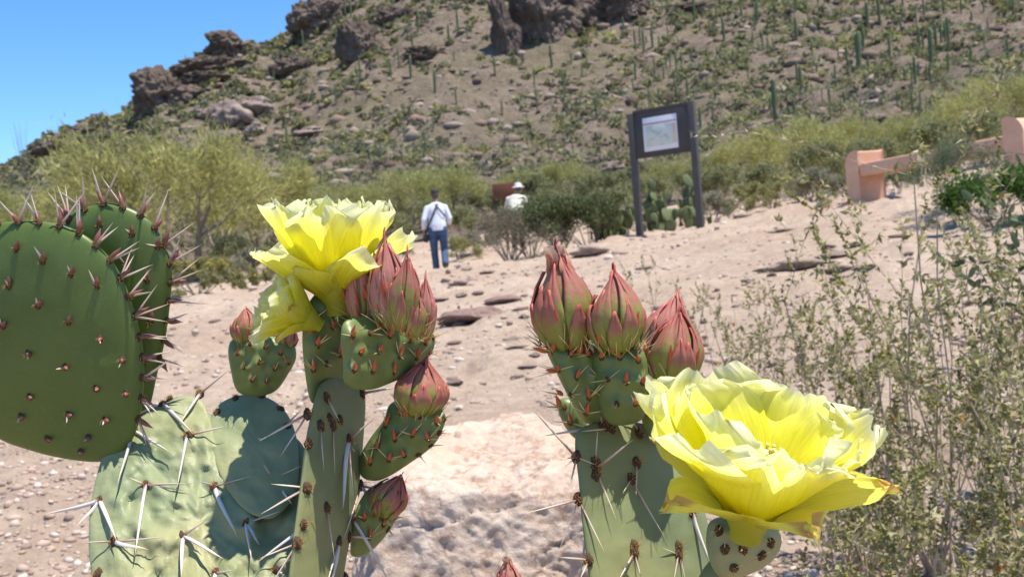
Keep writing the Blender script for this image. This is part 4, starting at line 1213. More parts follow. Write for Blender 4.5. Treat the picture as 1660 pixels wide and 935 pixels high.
def place_along(name, me, parent, a, b, r):
    """object whose mesh runs 0..1 along z, put from a to b with thickness r"""
    a, b = Vector(a), Vector(b); z = (b - a); L = z.length
    q = z.to_track_quat('Z', 'Y') @ Quaternion((0, 0, 1), random.uniform(0, 6.28))
    return add(name, me, parent, mw=Matrix.LocRotScale(a, q, Vector((r, r, L))))
def spine_px(parent, a, b, da, db, w=4.0, kind=SPW):
    return place_along('spine', random.choice(kind), parent, P(a[0], a[1], da), P(b[0], b[1], db), w * da / FPX / 2)

def smooth_outline(pts, n):
    pts = np.array(pts, float); K = len(pts)
    out = []
    per = max(2, n // K)
    for k in range(K):
        p0, p1, p2, p3 = pts[k - 1], pts[k], pts[(k + 1) % K], pts[(k + 2) % K]
        for j in range(per):
            t = j / per
            out.append(.5 * ((2 * p1) + (-p0 + p2) * t + (2 * p0 - 5 * p1 + 4 * p2 - p3) * t * t + (-p0 + 3 * p1 - 3 * p2 + p3) * t ** 3))
    return np.array(out)
class Pad:
    """thick pad grown from an outline; d = depth at its middle, kx,ky = depth change (m) per pixel, T = half thickness in pixels"""
    def __init__(s, parent, outline, d, kx=0, ky=0, T=22, mat='pad_young', rings=16, n=96, wob=0, wsc=.03, bumps=(), bsz=14, bamp=0, label=None, rim=.5):
        s.o = smooth_outline(outline, n); n = len(s.o); s.c = s.o.mean(0)
        s.d, s.kx, s.ky, s.T, s.rim = d, kx, ky, T, rim
        rel = s.o - s.c; an = np.arctan2(rel[:, 1], rel[:, 0]); k = np.argsort(an)
        s.an = an[k]; s.rr = np.hypot(rel[:, 0], rel[:, 1])[k]
        s.wob, s.wsc, s.bumps, s.bsz, s.bamp = wob, wsc, np.array(bumps, float).reshape(-1, 2), bsz, bamp
        sr = np.sin(np.linspace(0, 1, rings) * math.pi / 2)
        V = []
        for side in (-1, 1):
            q = s.c + sr[:, None, None] * rel[None]
            dep = s.depth(q[..., 0], q[..., 1], side, sr[:, None])
            V.append(Pn(q[..., 0], q[..., 1], dep).reshape(-1, 3))
        V = np.concatenate(V); j = np.arange(n); j2 = (j + 1) % n; F = []
        for si in (0, 1):
            off = si * rings * n
            for r in range(rings - 1):
                qd = np.stack([off + r * n + j, off + r * n + j2, off + (r + 1) * n + j2, off + (r + 1) * n + j], 1)
                F.append(qd if si else qd[:, ::-1])
        F = np.concatenate(F)
        # weld rims and centres
        idx = np.arange(len(V)); idx[rings * n + (rings - 1) * n + j] = (rings - 1) * n + j
        idx[0 + j] = 0; idx[rings * n + j] = rings * n
        F = idx[F]
        good = np.array([len(set(f)) for f in F.tolist()])
        tri = np.array([list(dict.fromkeys(f)) for f in F[good == 3].tolist()]).reshape(-1, 3)
        org = Pn(s.c[0], s.c[1], d)
        s.obj = obj_at('pad', V, [F[good == 4], tri], M[mat], parent, org, True)
        if label: s.obj['label'] = label
    def srad(s, x, y):
        dx, dy = x - s.c[0], y - s.c[1]
        R = np.interp(np.arctan2(dy, dx), s.an, s.rr, period=2 * math.pi)
        return np.hypot(dx, dy) / R
    def depth(s, x, y, side=-1, sr=None):
        x = np.asarray(x, float); y = np.asarray(y, float)
        if sr is None: sr = np.clip(s.srad(x, y), 0, 1)
        h = (1 - np.clip(sr, 0, 1) ** 2.4) ** s.rim
        D = s.d + s.kx * (x - s.c[0]) + s.ky * (y - s.c[1])
        off = s.T * h
        if s.wob:
            off = off + s.wob * fbm(np.stack([x * s.wsc, y * s.wsc, x * 0 + side * 7], -1), 3, 31) * np.clip((1 - sr) * 4, 0, 1)
        for (bx_, by_) in s.bumps:
            off = off + s.bamp * np.exp(-((x - bx_) ** 2 + (y - by_) ** 2) / s.bsz ** 2) * np.clip((1.02 - sr) * 6, 0, 1)
        return D + side * off * s.d / FPX
    def pt(s, x, y, lift=0, side=-1):
        return P(x, y, float(s.depth(x, y, side)) + side * lift * s.d / FPX)
    def normal(s, x, y):
        a = s.pt(x + 3, y) - s.pt(x - 3, y); b = s.pt(x, y - 3) - s.pt(x, y + 3)
        n = a.cross(b).normalized()
        return n if n.dot(Cv(0, 0, 1)) > 0 else -n
    def areole(s, x, y, size=7, tuft=True):
        n = s.normal(x, y); q = n.to_track_quat('Z', 'Y') @ Quaternion((0, 0, 1), random.uniform(-.4, .4)); r = size * s.d / FPX
        p = s.pt(x, y)
        add('areole', random.choice(ARE), s.obj, mw=Matrix.LocRotScale(p, q, Vector((r, r, r))))
        if tuft: add('glochids', random.choice(TUFT), s.obj, mw=Matrix.LocRotScale(p, q, Vector((r, r, r))))
        return p, n
    def spine(s, a, b, w=4.2, tow=10, kind=SPW):
        """spine drawn from photo pixel a (on the pad) to b, tip lifted towards the camera by tow px"""
        da = float(s.depth(a[0], a[1])) if s.srad(a[0], a[1]) < 1 else s.d + s.kx * (a[0] - s.c[0]) + s.ky * (a[1] - s.c[1])
        db = da - tow * s.d / FPX
        if s.srad(b[0], b[1]) < 1: db = min(db, float(s.depth(b[0], b[1])) - tow * .75 * s.d / FPX)
        return spine_px(s.obj, a, b, da, db, w, kind)
    def stub(s, x, y, dx, dy, w, me, tow=6):
        da = float(s.depth(x, y))
        return place_along('leaf_stub', me, s.obj, P(x, y, da), P(x + dx, y + dy, da - tow * s.d / FPX), w * s.d / FPX / 2)
    def rim_pts(s, step, lo, hi):
        """points along the rim with image angle (deg, 0 = right, 90 = up) between lo and hi"""
        cl = np.vstack([s.o, s.o[:1]]); L = np.r_[0, np.cumsum(np.hypot(*np.diff(cl, axis=0).T))]
        out = []
        for u in np.arange(0, L[-1], step):
            x = np.interp(u, L, cl[:, 0]); y = np.interp(u, L, cl[:, 1])
            a = math.degrees(math.atan2(-(y - s.c[1]), x - s.c[0])) % 360
            if lo <= a <= hi or lo <= a - 360 <= hi or lo <= a + 360 <= hi:
                out.append((x, y, math.cos(math.radians(a)), -math.sin(math.radians(a))))
        return out

def bud_profile(v, W, fat=.42):
    return W * np.interp(v, [0, .12, .3, fat + .05, .65, .85, 1], [.55, .8, .97, 1.0, .8, .38, .03])
def make_bud(parent, base, tip, wpx, d, n_scale=9, mat='sepal', stubs=8, towards=.25, open_=0.0, name='bud', label=None, hairs=10, seed=0, wither=False):
    rs = np.random.default_rng(seed + int(base[0]))
    n_scale = int(n_scale * 1.6); wpx *= .88
    B = np.array(P(base[0], base[1], d)); L0 = math.hypot(tip[0] - base[0], tip[1] - base[1]) * d / FPX
    ax_ = np.array(P(tip[0], tip[1], d - towards * L0)) - B; Lb = np.linalg.norm(ax_); ax_ = ax_ / Lb
    Wd = wpx * d / FPX / 2
    u = np.cross(ax_, np.array(Cv(0, 0, 1))); u /= np.linalg.norm(u); w = np.cross(u, ax_)
    zs = np.linspace(0, 1, 14); n = 18; a = np.arange(n) / n * 2 * np.pi
    pr = bud_profile(zs * .96, Wd * .92)
    Vv = np.concatenate([B + ax_ * Lb * .93 * z + r * (np.outer(np.cos(a), u) + np.outer(np.sin(a), w)) for z, r in zip(zs, pr)])
    k = np.arange(n); k2 = (k + 1) % n
    F = np.concatenate([np.stack([k + i * n, k2 + i * n, k2 + (i + 1) * n, k + (i + 1) * n], 1) for i in range(13)])
    bud = obj_at(name, Vv, F, M[mat], parent, B, True, None, np.repeat(zs * .7, n))
    if label: bud['label'] = label
    def scale(phi, v0, v1, span, off, tipout, m):
        nu, nv = 9, 11
        U, Vg = np.meshgrid(np.linspace(-1, 1, nu), np.linspace(0, 1, nv))
        wid = span * np.interp(Vg, [0, .3, .55, .8, .92, 1], [.8, 1, .82, .40, .16, .02])
        ang = phi + U * wid
        vv = v0 + (v1 - v0) * Vg
        r = bud_profile(np.clip(vv, 0, 1), Wd) * (1 + off) + Wd * (tipout * np.clip(Vg - .65, 0, 1) ** 1.5 + .07 * np.sin(Vg * 3.1) + .05 * vnoise(np.stack([U * 1.5 + phi * 7, Vg * 3, U * 0 + seed], -1), seed) - .06 * np.exp(-(U / .2) ** 2) * Vg - .10 * U ** 2 * np.clip(Vg, .1, 1))
        r = np.maximum(r, Wd * .02)
        pts = B + ax_ * (Lb * vv)[..., None] + r[..., None] * (np.cos(ang)[..., None] * u + np.sin(ang)[..., None] * w)
        i = np.arange(nv - 1)[:, None] * nu; j = np.arange(nu - 1)[None]
        F_ = np.stack([i + j, i + j + 1, i + nu + j + 1, i + nu + j], -1).reshape(-1, 4)
        o = obj_at('sepal', pts.reshape(-1, 3), F_, M[m], bud, None, True, None, Vg.ravel())
        sol = o.modifiers.new('thick', 'SOLIDIFY'); sol.thickness = Wd * .045; sol.offset = -1
    for k in range(n_scale):
        ring = k % 3
        phi = k * 2.4 + rs.uniform(-.3, .3)
        v0 = [.0, .05, .12][ring]; v1 = [.58, .82, 1.05][ring] + rs.uniform(-.16, .08)
        scale(phi, v0, v1, [.34, .40, .42][ring] * rs.uniform(.75, 1.25), [.12, .06, .02][ring] + rs.uniform(0, .05), open_ + [.30, .22, .10][ring] * rs.uniform(.3, 1.7), mat)
    stubs = int(stubs * 2.3)
    for k in range(stubs):
        phi = k * 6.283 / stubs + rs.uniform(-.25, .25); v = rs.uniform(-.08, .26)
        rr = bud_profile(np.clip(v, 0, 1), Wd) * 1.02
        er = np.cos(phi) * u + np.sin(phi) * w
        p = B + ax_ * Lb * v + er * rr
        q = p + (ax_ * rs.uniform(.8, 1.0) + er * rs.uniform(.12, .4)) * Lb * rs.uniform(.2, .4)
        place_along('leaf_stub', LEAF_R, bud, p, q, Wd * rs.uniform(.11, .19))
    if hairs:
        mb = MB(); phi = rs.uniform(0, 6.283, hairs * 3); er = np.outer(np.cos(phi), u) + np.outer(np.sin(phi), w)
        p = B + np.outer(rs.uniform(-.05, .12, len(phi)), ax_) * Lb + er * Wd * .95
        dr = ax_ * .8 + er * rs.uniform(.1, .9, (len(phi), 1)) + rs.normal(size=(len(phi), 3)) * .25
        L_ = rs.uniform(.12, .3, (len(phi), 1)) * Lb
        mb.segs(p, p + dr * L_, Wd * .022, Wd * .008, 4)
        V2, F2, C2, T2 = mb.arrays()
        o = obj_at('bristles', V2, F2, M['spine_gold'], bud, B, False, None, np.tile(np.r_[np.zeros(4), np.ones(4)], len(phi))); o['kind'] = 'stuff'
    if wither:
        for k in range(6):
            phi = k * 1.05 + rs.uniform(-.3, .3); er = np.cos(phi) * u + np.sin(phi) * w; tg = np.cross(ax_, er)
            nu, nv = 5, 7; U, Vg = np.meshgrid(np.linspace(-1, 1, nu), np.linspace(0, 1, nv))
            r = Wd * (.42 - .12 * Vg + .1 * np.sin(Vg * 5 + k))
            pts = B + ax_ * (Lb * (.70 + .36 * Vg))[..., None] + r[..., None] * er + (U * Wd * .30 * (1 - .35 * Vg) + .05 * Wd * np.sin(Vg * 9 + k))[..., None] * tg + (Wd * .10 * np.sin(U * 4 + Vg * 6 + k))[..., None] * er
            i = np.arange(nv - 1)[:, None] * nu; j = np.arange(nu - 1)[None]
            F_ = np.stack([i + j, i + j + 1, i + nu + j + 1, i + nu + j], -1).reshape(-1, 4)
            obj_at('withered_petal', pts.reshape(-1, 3), F_, M['wither'], bud, None, True, None, Vg.ravel())
    return bud

def make_flower(parent, base, d, axis, Lpx, whorls, seed, name='flower', label=None, stamens=90):
    """whorls: (count, length factor, half width factor, start angle, end angle (deg from axis), phase, material)"""
    rs = np.random.default_rng(seed)
    B = np.array(P(base[0], base[1], d)); ax_ = np.array(Cv(*axis)); ax_ /= np.linalg.norm(ax_)
    u = np.cross(ax_, np.array(Cv(0.2, 0, 1))); u /= np.linalg.norm(u); w = np.cross(u, ax_)
    Ls = Lpx * d / FPX
    # receptacle cup = the part itself
    zs = np.linspace(-.1, .16, 6); n = 20; a = np.arange(n) / n * 6.2832
    Vv = np.concatenate([B + ax_ * Ls * z + Ls * (.10 + .5 * max(0, z + .05)) * (np.outer(np.cos(a), u) + np.outer(np.sin(a), w)) for z in zs])
    k = np.arange(n); k2 = (k + 1) % n
    F = np.concatenate([np.stack([k + i * n, k2 + i * n, k2 + (i + 1) * n, k + (i + 1) * n], 1) for i in range(5)])
    fl = obj_at(name, Vv, F, M['sepal_petal'], parent, B, True, None, np.repeat(np.linspace(0, .3, 6), n))
    if label: fl['label'] = label
    for (cnt, lf, wf, a0, a1, ph, mt) in whorls:
        for k in range(cnt):
            phi = ph + k * 6.2832 / cnt + rs.uniform(-.12, .12)
            L = Ls * lf * rs.uniform(.86, 1.08); Wp = Ls * wf * rs.uniform(.8, 1.12)
            b0 = math.radians(a0 + rs.uniform(-6, 6)); b1 = math.radians(a1 + rs.uniform(-13, 13))
            nu, nv = 33, 26
            vs = np.linspace(0, 1, nv)
            th = b0 + (b1 - b0) * vs ** 1.1
            rr = Ls * .08 + np.r_[0, np.cumsum(np.sin((th[1:] + th[:-1]) / 2)) * L / (nv - 1)]
            zz = np.r_[0, np.cumsum(np.cos((th[1:] + th[:-1]) / 2)) * L / (nv - 1)]
            U, Vg = np.meshgrid(np.linspace(-1, 1, nu), vs)
            pointed = (mt == 'sepal_petal')
            shape = np.interp(vs, [0, .2, .5, .75, .9, 1], [.24, .46, .86, 1.0, .93, .55] if not pointed else [.3, .6, 1, .85, .5, .05])
            wv = Wp * shape
            notch = .07 * L * np.exp(-(U / .22) ** 2) * np.clip((Vg - .8) * 5, 0, 1) * (not pointed)
            edge = L * .10 * (U ** 2) * np.clip((Vg - .6) * 2.5, 0, 1)        # rounded end
            jag = L * .04 * vnoise(np.stack([U * 7 + k * 5, U * 0 + cnt, U * 0 + seed], -1), seed + k) * np.clip((Vg - .85) * 7, 0, 1)
            er = math.cos(phi) * u + math.sin(phi) * w; tg = np.cross(ax_, er)
            ruf = L * .06 * vnoise(np.stack([U * 2.6 + k * 9, Vg * 2.2, U * 0 + seed], -1), seed + 3 * k + cnt) * np.clip(Vg * 1.6 - .2, 0, 1)
            ruf = ruf + L * .035 * vnoise(np.stack([U * 8 + k * 3, Vg * 3, U * 0 + cnt], -1), seed + k) * np.clip((Vg - .72) * 4, 0, 1)
            ruf = ruf + L * .03 * np.sin(U * 6 + k * 2.1) * np.clip((Vg - .6) * 2.5, 0, 1)
            cup = Wp * (.42 - .12 * Vg) * U ** 2
            crease = -Wp * .05 * np.exp(-(U / .14) ** 2) * np.sin(Vg * 3.1)
            nrm_r = -np.cos(th)[:, None]; nrm_z = np.sin(th)[:, None]    # petal inner normal in (er, axis)
            off = ruf + cup + crease
            shr = notch + edge - jag
            R_ = rr[:, None] + off * nrm_r - shr * np.sin(th)[:, None]
            Z_ = zz[:, None] + off * nrm_z - shr * np.cos(th)[:, None]
            pts = B + ax_ * Z_[..., None] + er * R_[..., None] + tg * (U * wv[:, None])[..., None]
            i = np.arange(nv - 1)[:, None] * nu; j = np.arange(nu - 1)[None]
            F_ = np.stack([i + j, i + j + 1, i + nu + j + 1, i + nu + j], -1).reshape(-1, 4)
            tcol = np.clip(Vg + .10 * U ** 2 - .02, 0, 1)
            po = obj_at('petal', pts.reshape(-1, 3), F_, M[mt], fl, None, True, None, tcol.ravel())
            au = po.data.attributes.new('u', 'FLOAT', 'POINT'); au.data.foreach_set('value', (U + k * 3.7).ravel().astype(np.float32))
    if stamens:
        mb = MB(); phi = rs.uniform(0, 6.28, stamens); r = np.sqrt(rs.random(stamens))
        er = np.outer(np.cos(phi), u) + np.outer(np.sin(phi), w)
        p = B + ax_ * Ls * .1 + er * (r * Ls * .12)[:, None]
        q = p + ax_ * (Ls * rs.uniform(.26, .38, (stamens, 1))) + er * (r * Ls * .12)[:, None]
        mb.segs(p, q, Ls * .006, Ls * .005, 4)
        for c in q: mb.add(iv * Ls * .014 * (1, 1, 1.3) + c, jf, None, 1.0)
        V2, F2, C2, T2 = mb.arrays()
        o = obj_at('stamens', V2, F2, M['stamen'], fl, B, True, None, T2); o['kind'] = 'stuff'
        pts = [B + ax_ * Ls * z for z in (.1, .3, .45)]
        V1, F1, T1 = loft(pts, [Ls * .03, Ls * .028, Ls * .04], [Ls * .03, Ls * .028, Ls * .04], 10)
        mb = MB(); mb.add(V1, F1, None, 0.); mb.add(V1, T1, None, 0.)
        for k in range(8):
            ph_ = k * .785; e = math.cos(ph_) * u + math.sin(ph_) * w
            V1, F1, T1 = loft([B + ax_ * Ls * .44 + e * Ls * .02, B + ax_ * Ls * .48 + e * Ls * .045, B + ax_ * Ls * .50 + e * Ls * .05], [Ls * .02, Ls * .022, Ls * .01], [Ls * .02, Ls * .022, Ls * .01], 8)
            mb.add(V1, F1, None, 1.); mb.add(V1, T1, None, 1.)
        V2, F2, C2, T2 = mb.arrays()
        obj_at('stigma', V2, F2, M['stigma'], fl, B, True, None, T2)
    return fl

DC = 0.52
# ---------- left plant
gL = P(330, 467, DC + .03); gL.z = tz(gL.x, gL.y)
LP = thing('prickly_pear', 'prickly pear with large smooth green pads and two yellow flowers over red buds', 'prickly pear', gL)
A_out = [(-110, 480), (-80, 405), (-20, 366), (50, 358), (105, 366), (150, 390), (188, 432), (214, 490), (231, 560), (233, 620), (224, 690), (198, 735), (165, 748), (110, 744), (50, 730), (-10, 706), (-70, 650), (-105, 570)]
pA = Pad(LP, A_out, DC + .024, 0, .00004, 26, 'pad_young', 18, 108, 2, .012, (), 14, 0, 'smooth dark green young pad with short brown leaf stubs')
for (x, y) in [(26, 404), (69, 424), (115, 445), (157, 464), (14, 464), (62, 496), (5, 529), (111, 522), (162, 549), (46, 573), (198, 584), (105, 595), (48, 643), (34, 675), (111, 672), (156, 630), (204, 638), (170, 681), (77, 711), (143, 709), (131, 732), (-40, 450), (-50, 520), (-45, 600), (-20, 650)]:
    pA.areole(x, y, 5.0)
    up = 1 if y < 480 else (.6 if y < 540 else -.35)
    pA.stub(x, y, random.uniform(-1, 6), -16 * up if up > 0 else 3, 9, LEAF_B, 9 if up > 0 else 12)
    if random.random() < .85: pA.spine((x, y), (x - random.uniform(5, 20) * (1 if up > 0 else .5), y - random.uniform(14, 30) * up), 4.2, 14, SPD)
def rim_dress(pad, step, lo, hi, stub=LEAF_B, sl=(22, 30), spl=(36, 66), kind=SPD, sw=4.4):
    for (x, y, nx, ny) in pad.rim_pts(step, lo, hi):
        x2, y2 = x - nx * 3, y - ny * 3
        pad.areole(x2, y2, 5.5)
        a = random.uniform(-.35, .35); l = random.uniform(*sl)
        pad.stub(x2, y2, (nx * math.cos(a) - ny * math.sin(a)) * l, (ny * math.cos(a) + nx * math.sin(a)) * l, 10, stub, random.uniform(-4, 6))
        for _ in range(random.choice((1, 2, 2, 3))):
            a = random.uniform(-.75, .75); l = random.uniform(*spl)
            vx, vy = nx * math.cos(a) - ny * math.sin(a), ny * math.cos(a) + nx * math.sin(a)
            pad.spine((x2, y2), (x2 + vx * l, y2 + vy * l - 6), sw, random.uniform(-15, 22), kind)
rim_dress(pA, 34, -48, 175)
B_out = [(110, 352), (138, 336), (172, 328), (212, 338), (246, 360), (268, 398), (279, 436), (276, 490), (268, 550), (254, 610), (244, 655), (226, 694), (196, 690), (150, 620), (110, 520), (92, 420)]
pB = Pad(LP, B_out, DC + .042, .00002, .00004, 22, 'pad_young', 16, 96, 2, .012, (), 14, 0, 'green pad partly hidden behind the largest smooth pad')
for (x, y) in [(161, 365), (214, 379), (238, 454), (256, 400), (205, 430), (245, 520), (232, 590)]:
    pB.areole(x, y, 5.0); pB.stub(x, y, random.uniform(-3, 5), -17, 9, LEAF_B, 6)
    if random.random() < .8: pB.spine((x, y), (x - random.uniform(5, 22), y - random.uniform(4, 20)), 3.0, 10, SPD)
rim_dress(pB, 32, -62, 130)
# big old pad
C_out = [(168, 735), (190, 712), (215, 680), (260, 652), (300, 641), (328, 650), (345, 680), (375, 702), (430, 700), (475, 706), (500, 740), (512, 800), (514, 880), (508, 960), (485, 1050), (430, 1140), (350, 1190), (275, 1160), (205, 1080), (165, 1000), (147, 920), (144, 860), (150, 800)]
pC = Pad(LP, C_out, DC + .004, 0, -.00025, 24, 'pad_old', 46, 184, 12, .032, (), 14, 0, 'grey green wrinkled old pad with long white spines')
C2_out = [(340, 700), (347, 664), (378, 643), (420, 640), (455, 658), (476, 692), (484, 740), (478, 800), (440, 840), (390, 820), (352, 760)]
pC2 = Pad(LP, C2_out, DC + .030, 0, -.00032, 15, 'pad_old', 20, 96, 4, .04, (), 14, 0, 'small round-topped old pad carrying the budding pad')
csp = [((274, 647), (195, 688)), ((263, 654), (315, 698)), ((324, 639), (295, 677)), ((324, 638), (369, 600)), ((217, 698), (276, 731)), ((215, 702), (191, 793)), ((303, 707), (286, 799)), ((308, 704), (369, 691)), ((396, 711), (408, 813)), ((396, 711), (433, 714)),
       ((236, 786), (215, 904)), ((236, 786), (297, 791)), ((236, 786), (311, 782)), ((236, 786), (209, 775)), ((347, 788), (374, 879)), ((347, 788), (403, 771)), ((347, 788), (328, 775)), ((444, 775), (473, 827)), ((444, 775), (491, 754)), ((444, 775), (425, 752)),
       ((161, 811), (195, 874)), ((161, 811), (75, 845)), ((161, 811), (132, 861)), ((184, 877), (235, 903)), ((184, 877), (267, 876)), ((184, 877), (132, 881)), ((297, 868), (374, 903)), ((297, 868), (338, 836)), ((297, 868), (288, 935)), ((399, 847), (430, 883)), ((399, 847), (458, 829)), ((399, 847), (402, 900)),
       ((349, 928), (378, 930)), ((349, 928), (340, 990)), ((447, 922), (466, 934)), ((447, 922), (490, 890)), ((460, 690), (492, 668)), ((455, 712), (470, 722))]
seen = set()
for a, b in csp:
    big = b[1] > a[1] + 20
    pC.spine(a, b, 7.2 if big else 4.4, 34 if big else 16, SPW if big else SPD)
    if a not in seen: seen.add(a); pC.areole(a[0], a[1], 7.0)
for (x, y) in [(158, 930), (240, 950), (330, 1010), (420, 1000), (260, 1050)]: pC.areole(x, y, 8)
for (x, y) in [(352, 668), (382, 645), (425, 642), (455, 662), (466, 690)]: pC2.areole(x, y, 6)
# small budding pad D
D_out = [(385, 634), (374, 600), (370, 565), (380, 548), (410, 542), (445, 545), (474, 556), (480, 580), (466, 608), (446, 634), (415, 642)]
dB = [(385, 575), (405, 560), (430, 565), (455, 575), (395, 598), (420, 590), (445, 600), (468, 590), (408, 618), (432, 620)]
pD = Pad(LP, D_out, DC + .046, 0, 0, 22, 'pad_bud', 16, 88, 0, .02, dB, 9, 9, 'small knobbly budding pad on the old pad')
for (x, y) in dB:
    pD.areole(x, y - 2, 3.2); pD.stub(x, y - 2, random.uniform(-2, 3), -9, 5, LEAF_R, 7)
    if random.random() < .7: pD.spine((x, y), (x + random.uniform(-12, 16), y - random.uniform(6, 16)), 1.8, 14, SPG)
for k, (b, t, w, m) in enumerate([((398, 556), (397, 497), 46, 'sepal'), ((440, 556), (447, 520), 40, 'sepal_pink'), ((464, 562), (474, 528), 30, 'sepal_pink'), ((418, 560), (424, 518), 36, 'sepal')]):
    make_bud(LP, b, t, w, DC + .046 + .006 * (k % 2), 9, m, 9, .1, seed=k)
# column pad E seen edge-on
E_out = [(512, 640), (525, 618), (555, 606), (580, 618), (592, 645), (590, 700), (583, 780), (570, 860), (556, 940), (545, 1040), (520, 1120), (490, 1100), (470, 1030), (466, 960), (474, 880), (486, 790), (496, 710)]
pE = Pad(LP, E_out, DC - .008, .0005, -.00005, 26, 'pad_edge', 26, 128, 2.5, .02, (), 14, 0, 'weathered upright pad turned nearly edge-on')
esp = [((566, 713), (542, 823), 6), ((566, 713), (570, 823), 2.6), ((566, 713), (610, 673), 3), ((498, 791), (420, 827), 3.4), ((530, 823), (420, 922), 5), ((530, 823), (543, 905), 3), ((549, 878), (545, 960), 5), ((549, 878), (530, 950), 3.4), ((585, 787), (640, 857), 5), ((585, 787), (637, 798), 3), ((572, 842), (638, 938), 5), ((498, 671), (420, 713), 4), ((498, 671), (458, 742), 3), ((530, 645), (551, 679), 3.6), ((587, 637), (644, 629), 3.6), ((498, 791), (440, 780), 3), ((482, 880), (420, 905), 3.4), ((482, 880), (438, 950), 4), ((566, 870), (604, 865), 3.6), ((585, 787), (560, 880), 2.6), ((520, 690), (522, 765), 2.2), ((540, 690), (543, 770), 2.2)]
seen = set()
for a, b, w in esp:
    pE.spine(a, b, w * 1.35, 28 if b[1] > a[1] else 8, SPW if w > 4.5 else SPD)
    if a not in seen: seen.add(a); pE.areole(a[0], a[1], 8)
for (x, y) in [(500, 720), (551, 680), (535, 678), (492, 850), (560, 935)]: pE.areole(x, y, 7)
# ovary pads under the flowers
F1_out = [(505, 652), (494, 600), (490, 545), (496, 500), (520, 470), (560, 468), (585, 490), (590, 540), (582, 590), (560, 620), (530, 640)]
f1b = [(505, 520), (530, 495), (560, 490), (515, 560), (540, 530), (565, 540), (508, 600), (530, 590), (552, 575), (578, 515)]
pF1 = Pad(LP, F1_out, DC + .012, .0003, 0, 26, 'pad_bud', 18, 96, 0, .02, f1b, 13, 10, 'ridged fruit-like pad under the two open flowers')
F2_out = [(560, 622), (556, 585), (552, 550), (560, 520), (600, 512), (650, 520), (690, 532), (705, 548), (698, 575), (670, 602), (630, 622), (595, 632)]
f2b = [(572, 545), (600, 540), (632, 545), (664, 552), (690, 556), (585, 572), (615, 570), (648, 578), (676, 580), (575, 600), (605, 602), (640, 604)]
pF2 = Pad(LP, F2_out, DC - .012, .0003, 0, 24, 'pad_bud', 18, 96, 0, .02, f2b, 13, 10, 'fan-shaped young pad crowded with pink buds')
F3_out = [(585, 770), (584, 740), (600, 710), (622, 680), (632, 655), (660, 645), (700, 655), (722, 672), (716, 700), (700, 724), (668, 748), (630, 772), (605, 779)]
f3b = [(625, 690), (650, 670), (680, 675), (708, 685), (612, 725), (640, 712), (668, 705), (694, 712), (600, 750), (630, 745), (655, 738)]
pF3 = Pad(LP, F3_out, DC + .006, -.00022, 0, 22, 'pad_bud', 18, 96, 0, .02, f3b, 13, 10, 'small side pad ending in one many-scaled bud')
F4_out = [(568, 880), (572, 840), (590, 800), (615, 782), (645, 780), (655, 805), (640, 845), (615, 880), (590, 900), (570, 900)]
f4b = [(590, 840), (610, 815), (635, 815), (600, 870), (622, 850)]
pF4 = Pad(LP, F4_out, DC + .02, .0002, 0, 20, 'pad_bud', 16, 80, 0, .02, f4b, 13, 10, 'low side pad with a dark red bud')
for pad, pts in ((pF1, f1b), (pF2, f2b), (pF3, f3b), (pF4, f4b)):
    for (x, y) in pts:
        pad.areole(x, y, 4.2)
        if random.random() < .85: pad.stub(x, y, random.uniform(-5, 7), -random.uniform(10, 22), 9, LEAF_R, 8)
        for _ in range(random.choice((1, 2, 3))): pad.spine((x, y), (x + random.uniform(-24, 26), y - random.uniform(-6, 26)), 2.5, 14, SPG)
    for (x, y, nx, ny) in pad.rim_pts(26, -70, 60):
        pad.areole(x - nx * 3, y - ny * 3, 4.5)
        for _ in range(2): pad.spine((x - nx * 3, y - ny * 3), (x + nx * 18 + random.uniform(-8, 8), y + ny * 18 + random.uniform(-8, 8)), 1.8, 4, SPG)
# buds on F2
for k, (b, t, w, m, dd, ns) in enumerate([((632, 528), (624, 384), 62, 'sepal_pink', DC - .018, 12), ((588, 520), (578, 398), 50, 'sepal_pink', DC - .004, 10), ((652, 535), (660, 412), 54, 'sepal', DC - .03, 11), ((686, 545), (689, 450), 40, 'sepal_pink', DC - .012, 10), ((610, 530), (606, 408), 44, 'sepal', DC + .01, 9), ((672, 545), (676, 470), 36, 'sepal', DC - .03, 9)]):
    make_bud(LP, b, t, w, dd, ns, m, 9, .15, seed=20 + k, hairs=14)
make_bud(LP, (678, 668), (690, 586), 84, DC - .004, 15, 'sepal', 14, .2, .25, seed=31, hairs=14)
make_bud(LP, (618, 832), (650, 770), 58, DC + .016, 11, 'sepal', 6, .2, .1, seed=33, hairs=10)
for (x, y, dx, dy) in [(520, 480, -6, -34), (545, 478, -4, -38), (498, 505, -18, -30), (506, 540, -14, -26), (575, 485, 4, -30)]:
    pF1.stub(x, y, dx, dy, 13, LEAF_R, 12)
# flowers
PET = 'petal'
make_flower(LP, (545, 492), DC + .004, (-.06, 1, .10), 182, [(7, .66, .22, 40, 66, .4, 'sepal_petal'), (4, .92, .28, 48, 62, 2.6, PET), (7, 1.0, .38, 26, 36, .0, PET), (6, .98, .36, 10, 22, .35, PET)], 3, 'flower', 'large open yellow flower standing above the pink buds')
make_flower(LP, (512, 524), DC - .006, (-1, .55, .30), 108, [(5, .7, .22, 34, 52, .2, 'sepal_petal'), (7, .95, .40, 30, 46, .0, PET), (5, .9, .36, 16, 30, .4, PET)], 5, 'flower', 'half-open yellow flower facing sideways below the large one')
